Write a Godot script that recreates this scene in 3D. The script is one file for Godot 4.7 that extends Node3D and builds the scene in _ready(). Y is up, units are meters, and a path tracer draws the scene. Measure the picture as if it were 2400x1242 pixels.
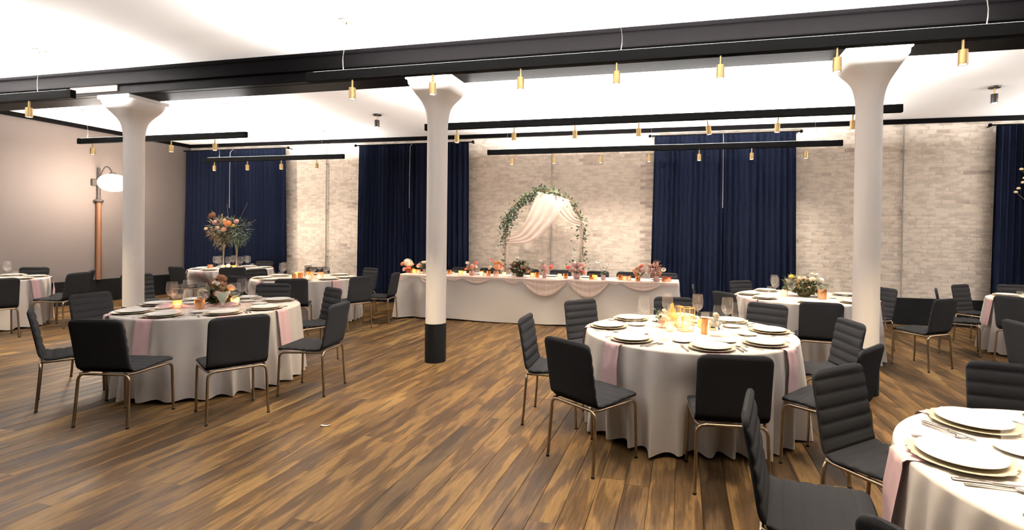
extends Node3D
# A loft hall laid for a wedding dinner. x runs along the brick back wall (right +), z towards the photographer, y up, metres.

const CEIL := 3.767
const BACK := -10.39
const LEFT := -12.35
const RIGHT := 9.6
const FRONT := 4.6
const ORD := ["first", "second", "third", "fourth", "fifth", "sixth", "seventh", "eighth", "ninth", "tenth", "eleventh", "twelfth", "thirteenth", "fourteenth"]
var rng := RandomNumberGenerator.new()
var M := {}
var used := {}
var proto := {}


# ---------------------------------------------------------------- mesh building
class MB:
	var v := PackedVector3Array()
	var uv := PackedVector2Array()
	var col := PackedColorArray()
	var ix := PackedInt32Array()
	var tint := Color.WHITE

	func vert(p: Vector3, t := Vector2.ZERO) -> int:
		v.push_back(p); uv.push_back(t); col.push_back(tint)
		return v.size() - 1

	func tri(a: int, b: int, c: int) -> void:  # counter-clockwise seen from outside
		ix.push_back(a); ix.push_back(c); ix.push_back(b)

	func quad(a: int, b: int, c: int, d: int) -> void:
		tri(a, b, c); tri(a, c, d)

	func face(p: Array) -> void:
		var k := []
		for i in p.size():
			k.append(vert(p[i], Vector2(float(i == 1 or i == 2), float(i > 1))))
		for i in range(1, p.size() - 1):
			tri(k[0], k[i], k[i + 1])

	func grid(nu: int, nv: int, closed: bool, f: Callable, flip := false) -> void:
		var base := v.size()
		var row := nu if closed else nu + 1
		for j in nv + 1:
			for i in row:
				var s := float(i) / nu
				var t := float(j) / nv
				vert(f.call(s, t), Vector2(s, t))
		for j in nv:
			for i in nu:
				var a := base + j * row + i
				var b := base + j * row + (i + 1) % row if closed else a + 1
				var c := b + row
				var d := a + row
				if flip: quad(a, d, c, b)
				else: quad(a, b, c, d)

	func lathe(prof: Array, segs: int, at := Vector3.ZERO, axis := Basis.IDENTITY) -> void:  # prof from bottom outside upwards
		grid(segs, prof.size() - 1, true, func(s: float, t: float) -> Vector3:
			var k := int(round(t * (prof.size() - 1)))
			var q: Vector2 = prof[k]
			var a := -s * TAU
			return at + axis * Vector3(q.x * cos(a), q.y, q.x * sin(a)))

	func tube(path: Array, r: float, segs := 8, r2 := -1.0) -> void:
		var n := path.size()
		var up := Vector3.UP
		var frames := []
		for i in n:
			var d: Vector3 = (path[mini(i + 1, n - 1)] - path[maxi(i - 1, 0)]).normalized()
			if absf(d.dot(up)) > 0.95: up = Vector3.RIGHT if absf(d.x) < 0.9 else Vector3.BACK
			var x := up.cross(d).normalized()
			up = d.cross(x).normalized()
			frames.append([x, up])
		grid(segs, n - 1, true, func(s: float, t: float) -> Vector3:
			var k := int(round(t * (n - 1)))
			var rr := r if r2 < 0.0 else lerpf(r, r2, t)
			return path[k] + (frames[k][0] * cos(s * TAU) + frames[k][1] * sin(s * TAU)) * rr)
		for e in 2:
			var p: Vector3 = path[0] if e == 0 else path[n - 1]
			var c := vert(p)
			var rr2 := r if (e == 0 or r2 < 0.0) else r2
			var ring := []
			for i in segs:
				var a := TAU * i / segs
				var fr: Array = frames[0 if e == 0 else n - 1]
				ring.append(vert(p + (fr[0] * cos(a) + fr[1] * sin(a)) * rr2))
			for i in segs:
				if e == 0: tri(c, ring[(i + 1) % segs], ring[i])
				else: tri(c, ring[i], ring[(i + 1) % segs])

	func box(lo: Vector3, hi: Vector3, ch := 0.0) -> void:
		if ch <= 0.0:
			var p := []
			for k in 8:
				p.append(Vector3(hi.x if k & 1 else lo.x, hi.y if k & 2 else lo.y, hi.z if k & 4 else lo.z))
			for q in [[4, 5, 7, 6], [1, 0, 2, 3], [5, 1, 3, 7], [0, 4, 6, 2], [6, 7, 3, 2], [0, 1, 5, 4]]:
				face([p[q[0]], p[q[1]], p[q[2]], p[q[3]]])
			return
		# chamfered box: 6 faces, 12 edge strips, 8 corners
		var c := (lo + hi) / 2.0
		var h := (hi - lo) / 2.0
		for ax in 3:
			for sg in [-1.0, 1.0]:
				var b := (ax + 1) % 3
				var d := (ax + 2) % 3
				var pts := []
				for w in [[-1, -1], [1, -1], [1, 1], [-1, 1]]:
					var q := Vector3.ZERO
					q[ax] = sg * h[ax]; q[b] = w[0] * (h[b] - ch); q[d] = w[1] * (h[d] - ch)
					pts.append(c + q)
				if sg < 0: pts.reverse()
				face(pts)
				for s2 in [-1.0, 1.0]:  # edge between ax and b
					var e := []
					for w in [[0, -1], [1, -1], [1, 1], [0, 1]]:
						var q := Vector3.ZERO
						q[ax] = sg * (h[ax] - (0.0 if w[0] == 0 else ch)); q[b] = s2 * (h[b] - (ch if w[0] == 0 else 0.0)); q[d] = w[1] * (h[d] - ch)
						e.append(c + q)
					if sg * s2 < 0: e.reverse()
					face(e)
		for k in 8:
			var s := Vector3(1 if k & 1 else -1, 1 if k & 2 else -1, 1 if k & 4 else -1)
			var t := []
			for ax in 3:
				var q := Vector3.ZERO
				for i in 3: q[i] = s[i] * (h[i] - (0.0 if i == ax else ch))
				t.append(c + q)
			if s.x * s.y * s.z < 0: t.reverse()
			face(t)

	func leaf(p: Vector3, d: Vector3, up: Vector3, length: float, w: float) -> void:
		var side := d.cross(up).normalized() * w
		var n := side.cross(d).normalized()
		var a := vert(p, Vector2(0.5, 0))
		var b := vert(p + d * length * 0.45 + side + n * w * 0.35, Vector2(1, 0.5))
		var m := vert(p + d * length * 0.5, Vector2(0.5, 0.5))
		var c := vert(p + d * length * 0.45 - side + n * w * 0.35, Vector2(0, 0.5))
		var e := vert(p + d * length - n * length * 0.12, Vector2(0.5, 1))
		tri(a, b, m); tri(a, m, c); tri(m, b, e); tri(m, e, c)

	func mesh() -> ArrayMesh:
		var n := PackedVector3Array()
		n.resize(v.size())
		for k in range(0, ix.size(), 3):
			var a := ix[k]; var b := ix[k + 2]; var c := ix[k + 1]
			var m := (v[b] - v[a]).cross(v[c] - v[a])
			n[a] += m; n[b] += m; n[c] += m
		for k in n.size():
			n[k] = n[k].normalized() if n[k].length_squared() > 1e-20 else Vector3.UP
		var arr := []
		arr.resize(Mesh.ARRAY_MAX)
		arr[Mesh.ARRAY_VERTEX] = v; arr[Mesh.ARRAY_NORMAL] = n; arr[Mesh.ARRAY_TEX_UV] = uv; arr[Mesh.ARRAY_COLOR] = col; arr[Mesh.ARRAY_INDEX] = ix
		var m2 := ArrayMesh.new()
		m2.add_surface_from_arrays(Mesh.PRIMITIVE_TRIANGLES, arr)
		return m2


# ---------------------------------------------------------------- naming and tagging
func numbered(n: String) -> String:
	var k: int = used.get(n, 0)
	used[n] = k + 1
	return n if k == 0 else "%s_%03d" % [n, k]


func tag(o: Node3D, label: String, category: String, group := "") -> Node3D:
	o.set_meta("label", label)
	o.set_meta("category", category)
	if group: o.set_meta("group", group)
	return o


func thing(called: String, label: String, category: String, at := Vector3.ZERO, turn := 0.0, group := "") -> Node3D:
	var o := Node3D.new()
	o.name = numbered(called)
	add_child(o)
	o.position = at
	o.rotation.y = turn
	return tag(o, label, category, group)


func put(called: String, shape, mat: Material, parent: Node = null, label := "") -> MeshInstance3D:
	var o := MeshInstance3D.new()
	o.mesh = shape.mesh() if shape is MB else shape
	o.material_override = mat
	o.name = numbered(called) if parent == null else called
	(self if parent == null else parent).add_child(o, true)
	if label: o.set_meta("label", label)
	return o


func single(called: String, shape, mat: Material, label: String, category: String, at := Vector3.ZERO, turn := 0.0, group := "") -> MeshInstance3D:
	var o := put(called, shape, mat)
	o.position = at
	o.rotation.y = turn
	tag(o, label, category, group)
	return o


func struct(called: String, shape, mat: Material) -> MeshInstance3D:
	var o := put(called, shape, mat)
	o.set_meta("kind", "structure")
	return o


func copy_of(key: String, called: String, label: String, category: String, at: Vector3, turn := 0.0, group := "") -> Node3D:
	# the first of a kind is the one that was built; every later one is a duplicate of it
	var o: Node3D = proto[key]
	if o.has_meta("placed"):
		o = o.duplicate()
		o.name = numbered(called)
		add_child(o)
	o.set_meta("placed", true)
	o.position = at
	o.rotation.y = turn
	return tag(o, label, category, group)


func mat(r: float, g: float, b: float, rough := 0.8, metal := 0.0, spec := 0.5) -> StandardMaterial3D:
	var m := StandardMaterial3D.new()
	m.albedo_color = Color(r, g, b).linear_to_srgb()
	m.roughness = rough
	m.metallic = metal
	m.metallic_specular = spec
	return m


func glow(r: float, g: float, b: float, e: float) -> StandardMaterial3D:
	var m := mat(r, g, b, 0.5)
	m.emission_enabled = true
	m.emission = Color(r, g, b).linear_to_srgb()
	m.emission_energy_multiplier = e
	return m


func glass(a := 0.03, tint := Color(1, 1, 1)) -> StandardMaterial3D:
	var m := StandardMaterial3D.new()
	m.transparency = BaseMaterial3D.TRANSPARENCY_ALPHA
	m.albedo_color = Color(tint.r, tint.g, tint.b, a)
	m.roughness = 0.03
	m.metallic_specular = 0.36
	m.cull_mode = BaseMaterial3D.CULL_DISABLED
	return m


func noise_bytes(w: int, h: int, freq: float, sd: int, oct := 4, kind := FastNoiseLite.TYPE_SIMPLEX_SMOOTH) -> Image:
	var n := FastNoiseLite.new()
	n.seed = sd
	n.noise_type = kind
	n.frequency = freq
	n.fractal_octaves = oct
	return n.get_seamless_image(w, h)


func soften(st: Image, w: int, h: int) -> Image:
	st.resize(w, h, Image.INTERPOLATE_CUBIC)
	return st


# ================================================================ scene
func _ready() -> void:
	rng.seed = 20
	set_camera()
	set_light()
	make_materials()
	make_tableware()
	build_shell()
	build_bricks()
	build_planks()
	build_beam_and_columns()
	build_curtains()
	build_wall_lamp()
	build_rails()
	build_head_table()
	build_arch()
	build_round_tables()
	build_chairs()
	build_centrepieces()
	build_small()


func set_camera() -> void:
	var c := Camera3D.new()
	c.name = "camera"
	c.projection = Camera3D.PROJECTION_FRUSTUM
	c.near = 0.05
	c.far = 100.0
	var f := 1174.07
	c.size = 0.05 * 1242.0 / f
	c.frustum_offset = Vector2(-130.2, -59.67) * 0.05 / f
	c.transform = Transform3D(Basis(Vector3(0.974463, 0.012101, -0.224221), Vector3(-0.013627, 0.999893, -0.005259), Vector3(0.224133, 0.008181, 0.974524)).orthonormalized(), Vector3(0, 1.5638, 0))
	add_child(c)
	c.current = true


var UP_E := 47.0      # linear uplight on top of each rail, per rail metre / 3
var SPOT_E := 10.0
var UP_C := Color(1.0, 0.98, 0.965)
var SPOT_C := Color(1.0, 0.89, 0.72)


func set_light() -> void:
	var we := WorldEnvironment.new()
	we.name = "environment"
	var e := Environment.new()
	e.background_mode = Environment.BG_COLOR
	e.background_color = Color(0, 0, 0)
	e.tonemap_mode = Environment.TONE_MAPPER_LINEAR
	e.tonemap_exposure = 1.0
	e.sdfgi_enabled = true
	e.ssao_enabled = true
	e.ssil_enabled = true
	we.environment = e
	add_child(we)


func make_materials() -> void:
	M.ceiling = mat(0.90, 0.89, 0.875, 0.9)
	M.black = mat(0.0026, 0.0023, 0.0025, 0.4, 0.0, 0.10)
	M.rail = mat(0.003, 0.003, 0.003, 0.5, 0.0, 0.08)
	M.base = mat(0.004, 0.004, 0.004, 0.5, 0.0, 0.15)
	M.column = mat(0.90, 0.865, 0.84, 0.5)
	M.taupe = mat(0.078, 0.063, 0.057, 0.75)
	M.brass = mat(0.62, 0.44, 0.20, 0.32, 1.0)
	M.bronze = mat(0.36, 0.275, 0.185, 0.34, 1.0)
	M.dark_metal = mat(0.05, 0.045, 0.04, 0.4, 0.6)
	M.cloth = mat(0.54, 0.50, 0.465, 0.92)
	M.cloth.rim_enabled = true
	M.cloth.rim = 0.15
	M.pink = mat(0.60, 0.41, 0.42, 0.92)
	M.china = mat(0.74, 0.73, 0.70, 0.18)
	M.charger = mat(0.46, 0.40, 0.29, 0.5)
	M.silver = mat(0.62, 0.60, 0.57, 0.22, 1.0)
	M.copper = mat(0.68, 0.34, 0.15, 0.3, 1.0)
	M.gold = mat(0.80, 0.52, 0.20, 0.3, 1.0)
	M.glass = glass()
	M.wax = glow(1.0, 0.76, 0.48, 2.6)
	M.candle = glow(0.9, 0.72, 0.5, 0.45)
	M.flame = glow(1.0, 0.70, 0.34, 9.0)
	M.amber = mat(0.80, 0.40, 0.13, 0.3)
	M.amber.transparency = BaseMaterial3D.TRANSPARENCY_ALPHA
	M.amber.albedo_color.a = 0.5
	M.ruby = mat(0.62, 0.10, 0.05, 0.3)
	M.ruby.transparency = BaseMaterial3D.TRANSPARENCY_ALPHA
	M.ruby.albedo_color.a = 0.55
	M.blush_glass = mat(0.80, 0.55, 0.47, 0.3)
	M.blush_glass.transparency = BaseMaterial3D.TRANSPARENCY_ALPHA
	M.blush_glass.albedo_color.a = 0.4
	M.mauve = mat(0.48, 0.30, 0.28, 0.45)
	M.white_petal = mat(0.85, 0.82, 0.74, 0.8)
	M.cream_petal = mat(0.82, 0.70, 0.52, 0.8)
	M.peach_petal = mat(0.82, 0.50, 0.32, 0.8)
	M.orange_petal = mat(0.80, 0.33, 0.12, 0.8)
	M.coral_petal = mat(0.80, 0.20, 0.14, 0.8)
	M.pink_petal = mat(0.74, 0.46, 0.42, 0.8)
	M.dusty_petal = mat(0.55, 0.34, 0.30, 0.85)
	M.brown_petal = mat(0.20, 0.085, 0.04, 0.85)
	M.yellow_petal = mat(0.75, 0.58, 0.12, 0.8)
	M.seed = mat(0.10, 0.07, 0.04, 0.9)
	for k in ["white_petal", "cream_petal", "peach_petal", "orange_petal", "coral_petal", "pink_petal", "dusty_petal", "brown_petal", "yellow_petal"]:
		M[k].backlight_enabled = true
		M[k].backlight = Color(0.3, 0.3, 0.3) if not k in ["brown_petal", "dusty_petal"] else Color(0.06, 0.06, 0.06)
	M.leaf = mat(0.040, 0.062, 0.022, 0.6)
	M.leaf_dark = mat(0.020, 0.034, 0.014, 0.6)
	M.leaf_olive = mat(0.10, 0.082, 0.032, 0.7)
	M.stem = mat(0.10, 0.14, 0.05, 0.7)
	M.twig = mat(0.20, 0.13, 0.075, 0.8)
	M.pole = mat(0.17, 0.10, 0.05, 0.5)
	M.wood_post = mat(0.085, 0.036, 0.014, 0.5)
	M.opal = glow(1.0, 0.90, 0.78, 4.0)
	M.lens = glow(1.0, 0.95, 0.86, 6.0)
	M.strip = glow(1.0, 0.97, 0.95, 3.0)
	M.paper = mat(0.82, 0.82, 0.82, 0.8)
	M.cable = mat(0.02, 0.019, 0.017, 0.8, 0.0, 0.1)
	M.wand = mat(0.20, 0.19, 0.21, 0.5)
	M.pipe = mat(0.30, 0.27, 0.235, 0.7)
	M.mortar = mat(0.70, 0.63, 0.555, 0.95)
	M.under = mat(0.05, 0.033, 0.02, 0.8)

	# woven charcoal felt of the chairs
	M.felt = mat(0.0165, 0.0160, 0.0163, 0.95)
	M.felt.metallic_specular = 0.06
	var fn := noise_bytes(256, 256, 0.09, 5, 3)
	var fi := Image.create(256, 256, false, Image.FORMAT_RGB8)
	for y in 256:
		for x in 256:
			var q := 0.72 + 0.28 * fn.get_pixel(x, y).r
			fi.set_pixel(x, y, Color(q, q, q))
	M.felt.albedo_texture = ImageTexture.create_from_image(fi)
	M.felt.uv1_triplanar = true
	M.felt.uv1_scale = Vector3(6, 6, 6)
	# navy velvet
	M.velvet = mat(0.0050, 0.0066, 0.0135, 0.85, 0.0, 0.05)
	# sheer blush chiffon
	M.chiffon = mat(0.84, 0.69, 0.63, 0.9)
	M.chiffon.transparency = BaseMaterial3D.TRANSPARENCY_ALPHA
	M.chiffon.albedo_color.a = 0.5
	M.chiffon.backlight_enabled = true
	M.chiffon.backlight = Color(0.5, 0.42, 0.4)
	M.chiffon.cull_mode = BaseMaterial3D.CULL_DISABLED
	M.swag = mat(0.76, 0.60, 0.53, 0.92)
	M.swag.transparency = BaseMaterial3D.TRANSPARENCY_ALPHA
	M.swag.albedo_color.a = 0.78
	M.swag.cull_mode = BaseMaterial3D.CULL_DISABLED

	# painted brick: tones, and a mottled wash
	var wash := noise_bytes(512, 512, 0.012, 11, 5)
	var fine := noise_bytes(512, 512, 0.11, 12, 3)
	var wi := Image.create(512, 512, false, Image.FORMAT_RGB8)
	for y in 512:
		for x in 512:
			var q := 0.87 + 0.13 * smoothstep(0.25, 0.62, wash.get_pixel(x, y).r) + 0.07 * (fine.get_pixel(x, y).r - 0.5)
			wi.set_pixel(x, y, Color(q, q * 0.985, q * 0.965))
	var wt := ImageTexture.create_from_image(wi)
	for k in 7:
		var t: Array = [[0.76, 0.69, 0.615], [0.75, 0.68, 0.605], [0.77, 0.70, 0.63], [0.735, 0.665, 0.59], [0.755, 0.685, 0.61], [0.65, 0.58, 0.505], [0.46, 0.39, 0.345]][k]
		var m := mat(t[0], t[1], t[2], 0.93)
		m.albedo_texture = wt
		m.uv1_triplanar = true
		m.uv1_world_triplanar = true
		m.uv1_scale = Vector3(0.45, 0.9, 0.45)
		m.uv1_offset = Vector3(k * 0.13, k * 0.21, 0)
		m.heightmap_enabled = true
		m.heightmap_texture = wt
		m.heightmap_scale = 0.2
		M["brick%d" % k] = m
	M.mortar.albedo_texture = wt
	M.mortar.uv1_triplanar = true
	M.mortar.uv1_world_triplanar = true
	M.mortar.uv1_scale = Vector3(0.4, 0.7, 0.4)

	# reclaimed oak boards: grain runs along u
	for k in 3:
		var grain := soften(noise_bytes(64, 256, 0.11, 30 + k, 4), 1024, 256)
		var hair := soften(noise_bytes(128, 256, 0.35, 40 + k, 2), 1024, 256)
		var blot := soften(noise_bytes(96, 128, 0.03, 50 + k, 4), 1024, 256)
		var im := Image.create(1024, 256, false, Image.FORMAT_RGB8)
		for y in 256:
			for x in 1024:
				var b := smoothstep(0.36, 0.62, blot.get_pixel(x, y).r)
				var q := 0.53 + 0.29 * b + 0.30 * (grain.get_pixel(x, y).r - 0.5) + 0.12 * (hair.get_pixel(x, y).r - 0.5)
				im.set_pixel(x, y, Color(clampf(q * 1.03, 0, 1), clampf(q * (0.99 + 0.03 * b), 0, 1), clampf(q * (0.97 + 0.02 * b), 0, 1)))
		M["grain%d" % k] = ImageTexture.create_from_image(im)
	var tones := [[0.155, 0.092, 0.036], [0.135, 0.080, 0.032], [0.112, 0.066, 0.027], [0.085, 0.050, 0.022], [0.055, 0.033, 0.016], [0.19, 0.118, 0.048]]
	for k in 6:
		for j in 3:
			var m := mat(tones[k][0], tones[k][1], tones[k][2], 0.45, 0.0, 0.17)
			m.albedo_texture = M["grain%d" % j]
			M["plank%d_%d" % [k, j]] = m


# ---------------------------------------------------------------- room
func block(lo: Vector3, hi: Vector3, ch := 0.0) -> MB:
	var m := MB.new()
	m.box(lo, hi, ch)
	return m


func build_shell() -> void:
	struct("ceiling", block(Vector3(LEFT - 0.3, CEIL, BACK - 0.3), Vector3(RIGHT + 0.3, CEIL + 0.3, FRONT + 0.3)), M.ceiling)
	struct("wall_left", block(Vector3(LEFT - 0.3, -0.2, BACK - 0.3), Vector3(LEFT, CEIL, FRONT + 0.3)), M.taupe)
	struct("wall_right", block(Vector3(RIGHT, -0.2, BACK - 0.3), Vector3(RIGHT + 0.3, CEIL, FRONT + 0.3)), M.taupe)
	struct("wall_front", block(Vector3(LEFT, -0.2, FRONT), Vector3(RIGHT, CEIL, FRONT + 0.3)), M.taupe)
	struct("baseboard_left", block(Vector3(LEFT, 0, BACK), Vector3(LEFT + 0.03, 0.49, FRONT), 0.006), M.base)
	struct("baseboard_back", block(Vector3(LEFT + 0.03, 0, BACK), Vector3(RIGHT, 0.49, BACK + 0.035), 0.006), M.base)
	struct("trim_1", block(Vector3(LEFT, CEIL - 0.085, BACK), Vector3(RIGHT, CEIL, BACK + 0.07), 0.006), M.black)
	struct("trim_2", block(Vector3(LEFT, CEIL - 0.085, BACK + 0.07), Vector3(LEFT + 0.06, CEIL, FRONT), 0.006), M.black)
	var px := [-8.30, -2.745, 3.93]
	var pl := ["thin conduit pipe running up the brick wall beside the left curtains", "thin conduit pipe running up the brick wall behind the flower arch", "thin conduit pipe up the brick wall right of the right column"]
	for k in 3:
		var t := thing("conduit_pipe", pl[k], "pipe", Vector3(px[k], 0.49, BACK), 0.0, "conduits on the brick wall")
		var m := MB.new()
		m.tube([Vector3(0, 0, 0.035), Vector3(0, 3.19, 0.035)], 0.014, 8)
		put("pipe", m, M.pipe, t)
		for y in [0.5, 1.6, 2.7]:
			put("pipe_clip", block(Vector3(-0.03, y, 0.0), Vector3(0.03, y + 0.02, 0.052), 0.004), M.pipe, t)


func build_bricks() -> void:
	var wall := struct("wall_back", block(Vector3(LEFT - 0.3, -0.2, BACK - 0.3), Vector3(RIGHT + 0.3, CEIL, BACK)), M.mortar)
	var r := RandomNumberGenerator.new()
	r.seed = 77
	var patch := FastNoiseLite.new()
	patch.seed = 4
	patch.frequency = 0.55
	var shared := []
	for k in 4:
		var m := MB.new()
		var dx := r.randf_range(-0.003, 0.003)
		m.box(Vector3(-0.103 + dx, -0.0325, -0.01), Vector3(0.103 - dx * 0.5, 0.0325, 0.0), 0.003)
		shared.append(m.mesh())
	var half := MB.new()
	half.box(Vector3(-0.049, -0.0325, -0.01), Vector3(0.049, 0.0325, 0.0), 0.003)
	var half_mesh := half.mesh()
	var rest := []
	for k in 7: rest.append(MB.new())
	var count := 0
	# the stretch right of the right-hand curtains shows its bricks largest: those are single parts
	for seg in [[2.0, 5.42], [-4.68, -0.45], [-9.42, -7.18], [5.42, 8.6], [-0.45, 2.0], [-7.18, -4.68], [-12.3, -9.42]]:
		for row in 43:
			var y: float = 0.525 + row * 0.0752
			if y > CEIL - 0.1: break
			if seg[0] in [5.42, -0.45, -7.18, -12.3] and y < 3.45: continue  # behind the curtains
			var off := 0.109 if row % 2 else 0.0
			var x: float = ceil((seg[0] - off) / 0.218) * 0.218 + off
			while x < seg[1]:
				var n := patch.get_noise_2d(x * 1.3, y * 4.0) + patch.get_noise_2d(x * 5.0 + 40.0, y * 14.0) * 0.45
				var k := r.randi_range(0, 4)
				if n > 0.40: k = 5
				if n > 0.62: k = 6
				if x > 2.72 and x < 3.75 and y < 2.14: k = 5 if r.randf() < 0.75 else 3      # bricked-up opening
				if x > -0.86 and x < -0.4 and y < 3.6: k = 6 if r.randf() < 0.6 else 5       # bare strip by the curtain
				if x > -2.1 and x < -1.66 and y > 3.04 and y < 3.28: k = 6                      # small bare patch
				var z := r.randf_range(0.001, 0.0032)
				if count < 300 and seg[0] == 2.0 and x > 2.2:
					var o := put("brick", shared[r.randi() % 4], M["brick%d" % k], wall)
					o.position = Vector3(x, y, BACK + z)
					count += 1
				else:
					rest[k].box(Vector3(x - 0.103, y - 0.0325, BACK - 0.003), Vector3(x + 0.103, y + 0.0325, BACK + z))
				x += 0.218
	for k in 7:
		if rest[k].v.size():
			put("brickwork", rest[k], M["brick%d" % k], wall).set_meta("kind", "stuff")


func build_planks() -> void:
	var floor_slab := struct("floor", block(Vector3(LEFT - 0.3, -0.25, BACK - 0.3), Vector3(RIGHT + 0.3, -0.014, FRONT + 0.3)), M.under)
	var r := RandomNumberGenerator.new()
	r.seed = 5
	var lens := [1.2, 1.8, 2.4, 3.0]
	var meshes := []
	var w := 0.156
	for L in lens:
		var row := []
		for k in 8:
			row.append(plank_mesh(MB.new(), L, w, r.randf(), r.randf(), Vector3.ZERO).mesh())
		meshes.append(row)
	var all := []
	var xs := LEFT
	while xs < RIGHT:
		var z := BACK - r.randf() * 1.5
		while z < FRONT:
			var li := r.randi_range(0, 3)
			var tone: int = [0, 0, 1, 1, 1, 2, 2, 2, 3, 3, 4, 4, 5][r.randi() % 13]
			all.append([xs + w / 2, z + lens[li] / 2, li, tone, r.randi() % 3])
			z += lens[li]
		xs += w
	# the boards nearest the photographer, in view, are parts of their own
	var ranked := []
	for p in all:
		var v := Vector2(p[0], p[1])
		var fwd := -(v.x * 0.2241 + v.y * 0.9745)
		var side := v.x * 0.9745 - v.y * 0.2242
		var seen: bool = fwd > 2.2 and side > -1.2 * fwd - 0.4 and side < 0.98 * fwd + 0.3 and p[1] > BACK
		ranked.append([fwd if seen else 99.0 + fwd, p])
	ranked.sort_custom(func(a, b): return a[0] < b[0])
	var rest := {}
	for k in ranked.size():
		var p: Array = ranked[k][1]
		var key := "plank%d_%d" % [p[3], p[4]]
		if k < 300:
			var o := put("plank", meshes[p[2]][r.randi() % 8], M[key], floor_slab)
			o.position = Vector3(p[0], r.randf_range(-0.001, 0.0), p[1])
		else:
			if not rest.has(key): rest[key] = MB.new()
			plank_mesh(rest[key], lens[p[2]], w, r.randf(), r.randf(), Vector3(p[0], 0, p[1]))
	for key in rest:
		put("floorboards", rest[key], M[key], floor_slab).set_meta("kind", "stuff")


func plank_mesh(m: MB, L: float, w: float, u0: float, v0: float, at: Vector3) -> MB:
	# a board along z, with eased edges; u along the grain
	var e := 0.0035
	var top := [[-w / 2 + 0.0008, -0.014], [-w / 2 + 0.0008, -e * 0.7], [-w / 2 + e, 0.0], [w / 2 - e, 0.0], [w / 2 - 0.0008, -e * 0.7], [w / 2 - 0.0008, -0.014]]
	var z0 := -L / 2 + 0.0005
	var z1 := L / 2 - 0.0005
	for k in 5:
		var a: Array = top[k]
		var b: Array = top[k + 1]
		var i0 := m.vert(at + Vector3(a[0], a[1], z1), Vector2(u0 + z1 / 2.4, v0 + a[0] / 0.6))
		var i1 := m.vert(at + Vector3(b[0], b[1], z1), Vector2(u0 + z1 / 2.4, v0 + b[0] / 0.6))
		var i2 := m.vert(at + Vector3(b[0], b[1], z0), Vector2(u0 + z0 / 2.4, v0 + b[0] / 0.6))
		var i3 := m.vert(at + Vector3(a[0], a[1], z0), Vector2(u0 + z0 / 2.4, v0 + a[0] / 0.6))
		m.quad(i0, i1, i2, i3)
	for side in 2:
		var ends := []
		for q in top: ends.append(m.vert(at + Vector3(q[0], q[1], z1 if side == 0 else z0), Vector2(u0, v0 + q[0] / 0.6)))
		for k in range(1, 5):
			if side == 0: m.tri(ends[0], ends[k + 1], ends[k])
			else: m.tri(ends[0], ends[k], ends[k + 1])
	return m


func build_beam_and_columns() -> void:
	var t := thing("ceiling_beam", "long black boxed steel beam across the ceiling, resting on the white columns", "beam", Vector3(0, 3.44, 0))
	var x0 := LEFT
	var x1 := RIGHT
	put("web", block(Vector3(x0, 0.13, -5.79), Vector3(x1, CEIL - 3.44, -5.32), 0.006), M.black, t)
	put("moulding", block(Vector3(x0, CEIL - 3.485, -5.32), Vector3(x1, CEIL - 3.44, -5.285), 0.01), M.black, t)
	put("ledge", block(Vector3(x0, 0.118, -5.80), Vector3(x1, 0.13, -5.305), 0.003), M.black, t)
	put("lower_box", block(Vector3(x0, 0.0, -5.44), Vector3(x1, 0.118, -5.36), 0.005), M.black, t)
	put("soffit_board", block(Vector3(x0, 0.0, -5.79), Vector3(x1, 0.118, -5.45), 0.005), M.black, t)
	single("painted_reflection", block(Vector3(-0.43, -0.045, 0), Vector3(0.43, 0.045, 0.02), 0.004), mat(0.19, 0.125, 0.105, 0.35), "pale painted reflection on the black beam, left of the far left column head", "plate", Vector3(-8.05, 3.525, -5.36))  # pale box stands for lamp light reflected on the beam face
	var labels := ["white cast iron column at left, behind the front left round table", "white cast iron column in the middle, black base showing on the floor", "thick white cast iron column at right, behind the grey chairs"]
	for k in 3:
		var c := thing("column", labels[k], "column", Vector3(-2.945 + 4.765 * (k - 1), 0, -5.632), 0.0, "white cast iron columns")
		var r := 0.122
		var m := MB.new()
		m.lathe([Vector2(r, 0.47), Vector2(r, 1.2), Vector2(r, 2.0), Vector2(r, 2.86)], 40)
		put("shaft", m, M.column, c)
		m = MB.new()
		m.lathe([Vector2(r + 0.005, 0.0), Vector2(r + 0.006, 0.466), Vector2(r + 0.003, 0.472), Vector2(0.05, 0.472)], 40)
		put("base", m, M.base, c, "black painted column foot")
		m = MB.new()   # trumpet head that turns from round to square
		m.grid(48, 14, true, func(s: float, q: float) -> Vector3:
			var a := -s * TAU
			var e := pow(q, 1.9)
			var ro := r + 0.0 + 0.145 * e
			var sq := (0.285 if q > 0.92 else 0.27) / maxf(absf(cos(a)), absf(sin(a)))
			var blend := smoothstep(0.25, 1.0, q)
			var rr := lerpf(ro, minf(sq, 0.36), blend * blend)
			return Vector3(rr * cos(a), 2.86 + 0.53 * q, rr * sin(a)))
		put("capital", m, M.column, c)
		put("abacus", block(Vector3(-0.285, 3.39, -0.285), Vector3(0.285, 3.44, 0.285), 0.008), M.column, c)


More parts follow.
